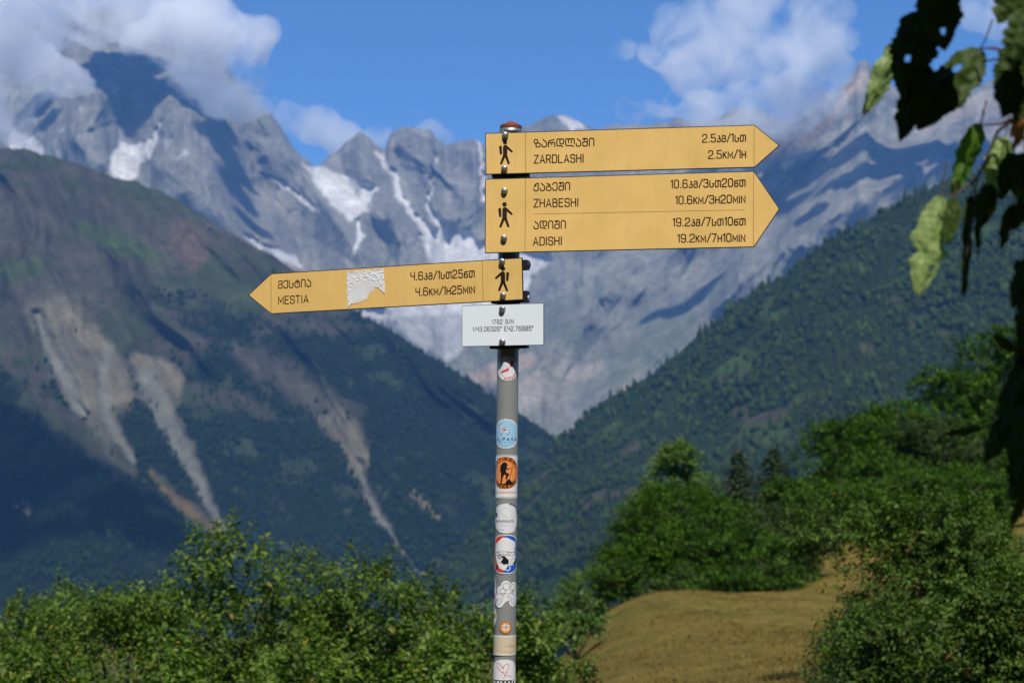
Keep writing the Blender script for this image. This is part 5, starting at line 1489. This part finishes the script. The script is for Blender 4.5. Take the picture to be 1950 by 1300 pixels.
LEAVES = [
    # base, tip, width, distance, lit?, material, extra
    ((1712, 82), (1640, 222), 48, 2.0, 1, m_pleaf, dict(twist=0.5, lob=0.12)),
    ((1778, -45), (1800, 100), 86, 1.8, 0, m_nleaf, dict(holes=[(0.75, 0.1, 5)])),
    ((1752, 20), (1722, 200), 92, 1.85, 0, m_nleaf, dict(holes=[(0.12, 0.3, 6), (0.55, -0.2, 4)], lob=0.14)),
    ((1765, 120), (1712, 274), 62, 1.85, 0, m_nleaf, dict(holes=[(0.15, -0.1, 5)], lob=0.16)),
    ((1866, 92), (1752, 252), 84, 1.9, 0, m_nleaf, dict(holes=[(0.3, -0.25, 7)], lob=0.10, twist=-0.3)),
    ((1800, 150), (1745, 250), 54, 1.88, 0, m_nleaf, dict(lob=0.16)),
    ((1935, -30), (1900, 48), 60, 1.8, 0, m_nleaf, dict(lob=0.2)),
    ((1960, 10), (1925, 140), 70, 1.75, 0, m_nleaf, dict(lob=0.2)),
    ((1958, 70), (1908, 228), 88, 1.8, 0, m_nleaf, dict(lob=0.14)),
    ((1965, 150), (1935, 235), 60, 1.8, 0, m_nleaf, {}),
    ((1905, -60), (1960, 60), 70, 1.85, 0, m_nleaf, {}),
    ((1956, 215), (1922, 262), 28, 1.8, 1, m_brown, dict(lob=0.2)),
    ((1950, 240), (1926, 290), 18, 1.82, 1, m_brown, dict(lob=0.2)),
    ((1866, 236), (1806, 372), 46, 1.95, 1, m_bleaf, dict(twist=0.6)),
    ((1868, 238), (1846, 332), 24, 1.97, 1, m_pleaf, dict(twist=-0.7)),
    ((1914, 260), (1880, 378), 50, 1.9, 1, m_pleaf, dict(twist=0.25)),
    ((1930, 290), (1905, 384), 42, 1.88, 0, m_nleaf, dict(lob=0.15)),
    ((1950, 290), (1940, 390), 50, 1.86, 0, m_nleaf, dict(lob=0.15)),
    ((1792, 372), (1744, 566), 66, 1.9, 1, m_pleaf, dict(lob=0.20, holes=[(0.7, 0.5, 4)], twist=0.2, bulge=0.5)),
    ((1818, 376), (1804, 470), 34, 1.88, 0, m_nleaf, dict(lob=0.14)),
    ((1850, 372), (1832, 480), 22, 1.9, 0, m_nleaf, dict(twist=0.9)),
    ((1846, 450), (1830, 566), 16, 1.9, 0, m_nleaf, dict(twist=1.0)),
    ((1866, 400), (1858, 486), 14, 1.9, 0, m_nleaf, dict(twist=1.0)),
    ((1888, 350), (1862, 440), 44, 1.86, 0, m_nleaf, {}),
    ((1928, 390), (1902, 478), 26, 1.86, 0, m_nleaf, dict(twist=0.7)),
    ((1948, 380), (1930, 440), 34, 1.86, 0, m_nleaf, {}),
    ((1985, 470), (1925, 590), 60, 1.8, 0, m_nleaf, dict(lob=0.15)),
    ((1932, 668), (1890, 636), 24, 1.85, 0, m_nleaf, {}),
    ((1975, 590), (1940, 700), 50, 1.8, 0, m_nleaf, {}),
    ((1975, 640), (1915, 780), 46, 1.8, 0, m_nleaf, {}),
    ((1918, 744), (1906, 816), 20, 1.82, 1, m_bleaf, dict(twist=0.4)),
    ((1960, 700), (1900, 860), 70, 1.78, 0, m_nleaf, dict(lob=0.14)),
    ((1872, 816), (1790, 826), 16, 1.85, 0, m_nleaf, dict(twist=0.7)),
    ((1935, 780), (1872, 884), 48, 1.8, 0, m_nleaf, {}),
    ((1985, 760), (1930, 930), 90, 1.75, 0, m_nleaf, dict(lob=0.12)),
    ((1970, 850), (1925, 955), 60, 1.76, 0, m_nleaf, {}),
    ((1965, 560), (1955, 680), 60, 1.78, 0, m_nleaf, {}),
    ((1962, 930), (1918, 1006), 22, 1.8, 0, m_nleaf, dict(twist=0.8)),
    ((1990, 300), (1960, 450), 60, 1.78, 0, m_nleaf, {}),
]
shade_pts = []; lit_pts = []
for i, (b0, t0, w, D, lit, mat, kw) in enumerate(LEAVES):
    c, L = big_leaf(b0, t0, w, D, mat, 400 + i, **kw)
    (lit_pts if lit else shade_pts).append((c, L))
# twigs carrying them
tw = []
def twig(pts, r0, r1, D=1.85):
    p = np.array([ray(x, y, D + dd) for x, y, dd in pts]); tw.append((nrel(p), list(np.linspace(r0, r1, len(p)))))
twig([(2150, -60, 0.0), (2020, 20, 0), (1965, 90, 0), (1925, 102, 0), (1895, 92, 0), (1866, 92, 0.03)], 0.006, 0.0012)
twig([(1935, 102, 0), (1905, 112, 0), (1870, 118, 0.03)], 0.002, 0.001)
twig([(2020, 20, 0), (1950, -60, 0), (1840, -90, 0), (1778, -50, 0), (1745, 30, 0), (1712, 80, 0.12)], 0.005, 0.0010)
twig([(1965, 90, 0), (1962, 180, 0), (1940, 220, 0.02), (1905, 236, 0.04), (1868, 238, 0.08)], 0.004, 0.001)
twig([(1940, 220, 0), (1900, 250, 0.03), (1880, 300, 0.04), (1860, 340, 0.04), (1820, 370, 0.03), (1792, 374, 0.03)], 0.0025, 0.001)
twig([(1962, 180, 0), (1965, 320, 0), (1958, 460, 0), (1968, 640, 0), (1962, 800, 0), (1950, 930, 0), (1925, 985, 0)], 0.004, 0.0015)
twig([(1860, 340, 0.03), (1852, 420, 0.03), (1838, 500, 0.03), (1830, 560, 0.03)], 0.0014, 0.0009)
twig([(1968, 640, 0), (1935, 700, 0.02), (1915, 760, 0.02), (1880, 812, 0.03)], 0.002, 0.001)
for pth, rad in tw: np_mesh('twig', *tube(pth, rad, 6), m_twig, near)
# the rest of the tree: trunk and boughs beside the camera, unseen foliage placed overhead to shade the hanging leaves
bz = near.location.z
trunk_p = np.array([[0, 0, -0.2], [0.05, 0.05, 0.8], [-0.02, 0.2, 1.7], [0.1, 0.3, 2.6], [0.15, 0.4, 3.4]])
np_mesh('trunk', *tube(trunk_p, [0.11, 0.085, 0.075, 0.06, 0.04], 10), bark_mat, near)
end = nrel(ray(2150, -60, 1.85))
np_mesh('bough', *tube(np.array([trunk_p[2], (trunk_p[2] + end) / 2 + [0, 0, 0.2], end]), [0.035, 0.02, 0.006], 8), bark_mat, near)
r0 = np.random.default_rng(77)
S = np.array(SUN_DIR)
pos = []
for c, L in shade_pts:
    k = 26
    for j in range(k):
        d = r0.uniform(0.35, 1.5)
        e = unit(np.cross(S, r0.normal(size=3))) * r0.uniform(0, 0.55) * L
        pos.append(c + S * d + e)
    for j in range(26):
        q = unit(r0.normal(size=3)); q[1] = -abs(q[1]) * 0.8; q[0] += 0.3; q[2] += 0.2
        pos.append(c + unit(q) * r0.uniform(0.18, 0.6))
pos = np.array(pos)
# general foliage round the crown, away from the view
g = r0.normal(size=(3200, 3)) * [0.75, 0.75, 0.55] + [1.5, 0.9, 3.5]
pos = np.concatenate([pos, g])
def blocks(p):
    m = np.zeros(len(p), bool)
    for c, L in lit_pts:
        v = p - c; t = v @ S
        m |= (t > 0.05) & (np.linalg.norm(v - t[:, None] * S, axis=1) < L * 0.42 + 0.03)
    # leave the view open, also for someone half a step to either side
    vis = np.zeros(len(p), bool)
    for ex in (-0.5, 0.0, 0.5):
        e = p - [ex, 0, EYE]
        px = CX + F * e[:, 0] / np.maximum(e[:, 1], 0.05); py = HY - F * e[:, 2] / np.maximum(e[:, 1], 0.05)
        mg = 0.10 * F / np.maximum(e[:, 1], 0.05) + 60
        vis |= (e[:, 1] > -0.1) & (px > -mg) & (px < 1950 + mg) & (py > -mg) & (py < 1300 + mg)
    # keep its shade off the signpost
    t = (p[:, 1] - 4.2) / S[1]; hit = p - t[:, None] * S
    return m | vis | ((np.abs(hit[:, 0]) < 1.25) & (hit[:, 2] > 0.5) & (hit[:, 2] < 3.0))
pos = pos[~blocks(pos)]
n = len(pos)
ax_ = unit(r0.normal(size=(n, 3)) + [0, 0, -0.5]); nr_ = unit(S + r0.normal(0, 0.35, (n, 3)))
# each a rounded, toothed blade folded along its midrib
side_ = unit(np.cross(ax_, nr_)); nr_ = np.cross(side_, ax_)
tt = np.array([0.0, 0.06, 0.14, 0.24, 0.36, 0.48, 0.60, 0.72, 0.83, 0.92, 1.0])
hw = np.array([0.0, 0.62, 0.80, 1.0, 0.94, 1.0, 0.86, 0.84, 0.56, 0.40, 0.0])
Lc = r0.uniform(0.09, 0.14, n)[:, None, None]
mid_ = pos[:, None] + ax_[:, None] * (tt[None, :, None] - 0.5) * Lc - nr_[:, None] * (tt ** 2)[None, :, None] * Lc * 0.18
lf = mid_ + side_[:, None] * (hw * 0.36)[None, :, None] * Lc + nr_[:, None] * (hw * 0.12)[None, :, None] * Lc
rt = mid_ - side_[:, None] * (hw * 0.36)[None, :, None] * Lc + nr_[:, None] * (hw * 0.12)[None, :, None] * Lc
V = np.stack([lf, mid_, rt], 2).reshape(-1, 3)
kk = len(tt)
a_ = (np.arange(n) * kk * 3)[:, None, None]; row = (np.arange(kk - 1) * 3)[None, :, None]
f = np.concatenate([(a_ + row + np.array([0, 1, 4, 3])[None, None]).reshape(-1, 4), (a_ + row + np.array([1, 2, 5, 4])[None, None]).reshape(-1, 4)])
cr = np_mesh('crown', nrel(V), f, m_nleaf, near, smooth=False); cr['kind'] = 'stuff'
# ------------------------------------------------------------------ haze
def box_mesh(name, lo, hi, mat):
    V = np.array([(x, y, z) for z in (lo[2], hi[2]) for y in (lo[1], hi[1]) for x in (lo[0], hi[0])], float)
    f = np.array([[0, 2, 3, 1], [4, 5, 7, 6], [0, 1, 5, 4], [2, 6, 7, 3], [0, 4, 6, 2], [1, 3, 7, 5]])
    return np_mesh(name, V, f, mat, smooth=False)
def volume_mat(name, col, dens, aniso=0.0):
    m = bpy.data.materials.new(name); m.use_nodes = True
    nt = m.node_tree; nt.nodes.clear()
    out = nt.nodes.new('ShaderNodeOutputMaterial')
    v = nt.nodes.new('ShaderNodeVolumePrincipled')
    v.inputs['Color'].default_value = (*col, 1)
    v.inputs['Density'].default_value = dens
    v.inputs['Anisotropy'].default_value = aniso
    nt.links.new(v.outputs[0], out.inputs['Volume'])
    return m
haze = box_mesh('haze', (-9000, -3000, -1501.5), (9000, 15000, 3700), volume_mat('haze_air', (0.18, 0.45, 1.0), 3.4e-5, 0.0))
tag(haze, kind='stuff')

# ------------------------------------------------------------------ clouds
def ico(r, c, squash, sub=2):
    bm = bmesh.new()
    bmesh.ops.create_icosphere(bm, subdivisions=sub, radius=1.0)
    V = np.array([v.co[:] for v in bm.verts]); Fc = np.array([[v.index for v in f.verts] for f in bm.faces])
    bm.free()
    return V * np.array([1, 1, squash]) * r + np.asarray(c), Fc
_icoV, _icoF = ico(1, (0, 0, 0), 1.0)
cloud_tex = bpy.data.textures.new('cloud_billows', 'CLOUDS')
cloud_tex.noise_scale = 260.0; cloud_tex.noise_depth = 5; cloud_tex.noise_basis = 'ORIGINAL_PERLIN'
def cloud(label, blobs, dens, kids=14, voxel=45.0, rough=150.0, seed=1, mat=None, name='cloud', lift=0.0):
    """blobs: (px, py, distance, radius in pixels); billows sit on every blob and the union is one skin"""
    r0 = np.random.default_rng(seed)
    VV, FF = [], []; k = 0
    for (px, py, D, rp) in blobs:
        c = ray(px, py, D) + np.array(SUN_DIR) * lift; r = rp / F * D
        items = [(c, r)]
        for j in range(kids):
            d = r0.normal(size=3); d /= np.linalg.norm(d); d[2] = abs(d[2]) * 0.9 - 0.25
            rr = r * r0.uniform(0.22, 0.5)
            items.append((c + d * r * 0.85, rr))
            if rr > 160:
                for q in range(3):
                    e = r0.normal(size=3); e /= np.linalg.norm(e)
                    items.append((items[-1][0] + e * rr * 0.8, rr * r0.uniform(0.3, 0.5)))
        for cc, rr in items:
            VV.append(_icoV * rr * np.array([1, 1, 0.85]) + cc); FF.append(_icoF + k); k += len(_icoV)
    V = np.concatenate(VV); org = V.mean(0)
    o = np_mesh(name, V - org, np.concatenate(FF), mat)
    o.location = org
    md = o.modifiers.new('skin', 'REMESH'); md.mode = 'VOXEL'; md.voxel_size = voxel
    d = o.modifiers.new('billows', 'DISPLACE'); d.texture = cloud_tex; d.texture_coords = 'GLOBAL'; d.strength = rough; d.mid_level = 0.5
    tag(o, label, kind='stuff')
    return o
def cm(d): return volume_mat('cloud_vapour', (1.0, 1.0, 1.0), d, 0.35)
def wisp_mat(dens, scale, lo, hi, seed):
    """vapour whose density breaks up into billows and wisps"""
    m = bpy.data.materials.new('cloud_wisps'); m.use_nodes = True
    nt = m.node_tree; nt.nodes.clear()
    out = nt.nodes.new('ShaderNodeOutputMaterial'); v = nt.nodes.new('ShaderNodeVolumePrincipled')
    v.inputs['Color'].default_value = (1, 1, 1, 1); v.inputs['Anisotropy'].default_value = 0.35
    tc = nt.nodes.new('ShaderNodeTexCoord')
    mp = nt.nodes.new('ShaderNodeMapping'); mp.inputs['Location'].default_value = (seed * 37.0, seed * 11.0, 0)
    n = node(nt, 'ShaderNodeTexNoise', Scale=scale, Detail=8.0, Roughness=0.66, Distortion=0.5)
    nt.links.new(tc.outputs['Object'], mp.inputs['Vector']); nt.links.new(mp.outputs[0], n.inputs['Vector'])
    r = node(nt, 'ShaderNodeMapRange')
    r.inputs['From Min'].default_value = lo; r.inputs['From Max'].default_value = hi
    r.inputs['To Min'].default_value = 0.0; r.inputs['To Max'].default_value = dens
    nt.links.new(n.outputs['Fac'], r.inputs['Value']); nt.links.new(r.outputs[0], v.inputs['Density'])
    nt.links.new(v.outputs[0], out.inputs['Volume'])
    return m
cloud('grey white cumulus hiding the summit at the top left', [
    (-60, 40, 8600, 150), (60, -20, 8600, 130), (20, 90, 8600, 80), (-10, 170, 8500, 66), (50, 180, 8500, 44), (90, 120, 8500, 46), (180, 0, 8500, 105), (230, 50, 8500, 56), (300, 10, 8500, 110), (330, 90, 8400, 72), (390, 60, 8300, 92), (450, 95, 8300, 62),
    (380, 150, 8400, 62), (430, 180, 8500, 54), (470, 165, 8400, 42), (480, 60, 8300, 38), (340, 150, 8500, 44), (470, 215, 8600, 34), (500, 200, 8700, 30), (130, 165, 8500, 34), (20, 230, 8500, 44), (400, 195, 8500, 34)], 0, seed=3, mat=wisp_mat(0.012, 0.0030, 0.43, 0.62, 1), rough=400)
cloud('low bank of cloud behind the saddle right of the cloudy peak', [
    (550, 225, 12600, 40), (600, 240, 12600, 50), (655, 268, 12600, 46), (720, 262, 12800, 34), (820, 252, 13000, 30), (850, 262, 13000, 20)], 0, seed=5, mat=wisp_mat(0.010, 0.0026, 0.38, 0.62, 2), voxel=40)
cloud('tall pale cumulus over the shaded massif on the right', [
    (1300, 60, 9600, 66), (1360, 50, 9600, 78), (1430, 20, 9600, 92), (1520, 10, 9600, 92), (1555, 80, 9600, 64), (1480, 110, 9500, 90), (1400, 130, 9500, 82), (1320, 140, 9500, 66), (1260, 110, 9500, 44), (1490, 195, 9300, 66),
    (1550, 160, 9400, 50), (1420, 215, 9300, 54), (1340, 215, 9300, 50), (1250, 210, 9400, 36), (1190, 95, 9700, 30), (1160, 100, 9700, 20), (1200, 225, 9400, 34), (1440, 250, 8900, 50), (1510, 235, 8900, 50), (1570, 210, 8900, 44), (1600, 130, 9000, 40), (1380, 250, 9000, 40)], 0, seed=8, mat=wisp_mat(0.0075, 0.0030, 0.43, 0.64, 3), rough=360)
cloud('pale cloud at the top right behind the leaves', [(1860, 20, 13000, 48), (1920, 30, 13000, 65), (1990, 40, 13000, 70)], 0, seed=12, mat=wisp_mat(0.006, 0.002, 0.40, 0.64, 4))
SH = cm(0.02)  # unseen clouds from here on, shaped so their shadows fall on the slopes
cloud('unseen high cumulus placed to shade the right hand massif', [
    (1460, 330, 9400, 50), (1500, 380, 9300, 50), (1560, 300, 9500, 60), (1640, 260, 9400, 76), (1730, 250, 9200, 76), (1820, 230, 9200, 66), (1700, 330, 9000, 70), (1610, 360, 9000, 56), (1540, 400, 8700, 40), (1860, 270, 9000, 56), (1900, 200, 9300, 50)],
    0, seed=21, mat=SH, kids=6, lift=3600.0)
cloud('small unseen high cumulus placed to shade the middle of the range', [(1260, 520, 8500, 38), (1310, 530, 8400, 46), (1360, 500, 8500, 34)], 0, seed=22, mat=SH, kids=6, lift=4600.0)
cloud('unseen high cumulus placed to shade the peaks on the left', [
    (80, 150, 10500, 56), (90, 220, 10300, 34), (150, 110, 10500, 50), (230, 120, 10400, 70), (265, 180, 10300, 46), (310, 110, 10300, 70), (400, 150, 10200, 60), (430, 210, 10000, 52), (455, 270, 9800, 46), (475, 325, 9600, 40), (505, 370, 9300, 30), (535, 410, 9200, 22), (240, 50, 10600, 80), (400, 100, 10600, 70)],
    0, seed=23, mat=SH, kids=6, lift=3600.0)
cloud('unseen cumulus added to shade the lower slope on the left', [(20, 850, 3900, 80), (100, 900, 3800, 80), (190, 960, 3700, 80), (280, 1020, 3600, 70), (-80, 800, 3900, 90), (360, 1080, 3500, 60), (40, 1000, 3600, 110), (180, 1080, 3500, 110), (20, 1120, 3450, 110), (300, 1150, 3450, 90), (-120, 950, 3700, 140)], 0, seed=24, mat=cm(0.009), kids=6, lift=3200.0, voxel=24, rough=90)  # added out of view, its shadow darkens the lower left slope
cloud('unseen cumulus added to shade the wooded slope on the right', [(900, 1010, 2500, 40), (960, 980, 2500, 44), (1030, 940, 2450, 44), (1110, 900, 2400, 40), (1200, 850, 2400, 38), (1300, 840, 2350, 40), (1400, 810, 2350, 36), (1520, 760, 2350, 34)], 0, seed=25, mat=cm(0.04), kids=6, lift=3200.0, voxel=14, rough=40)  # added out of view for the dark band across the woods
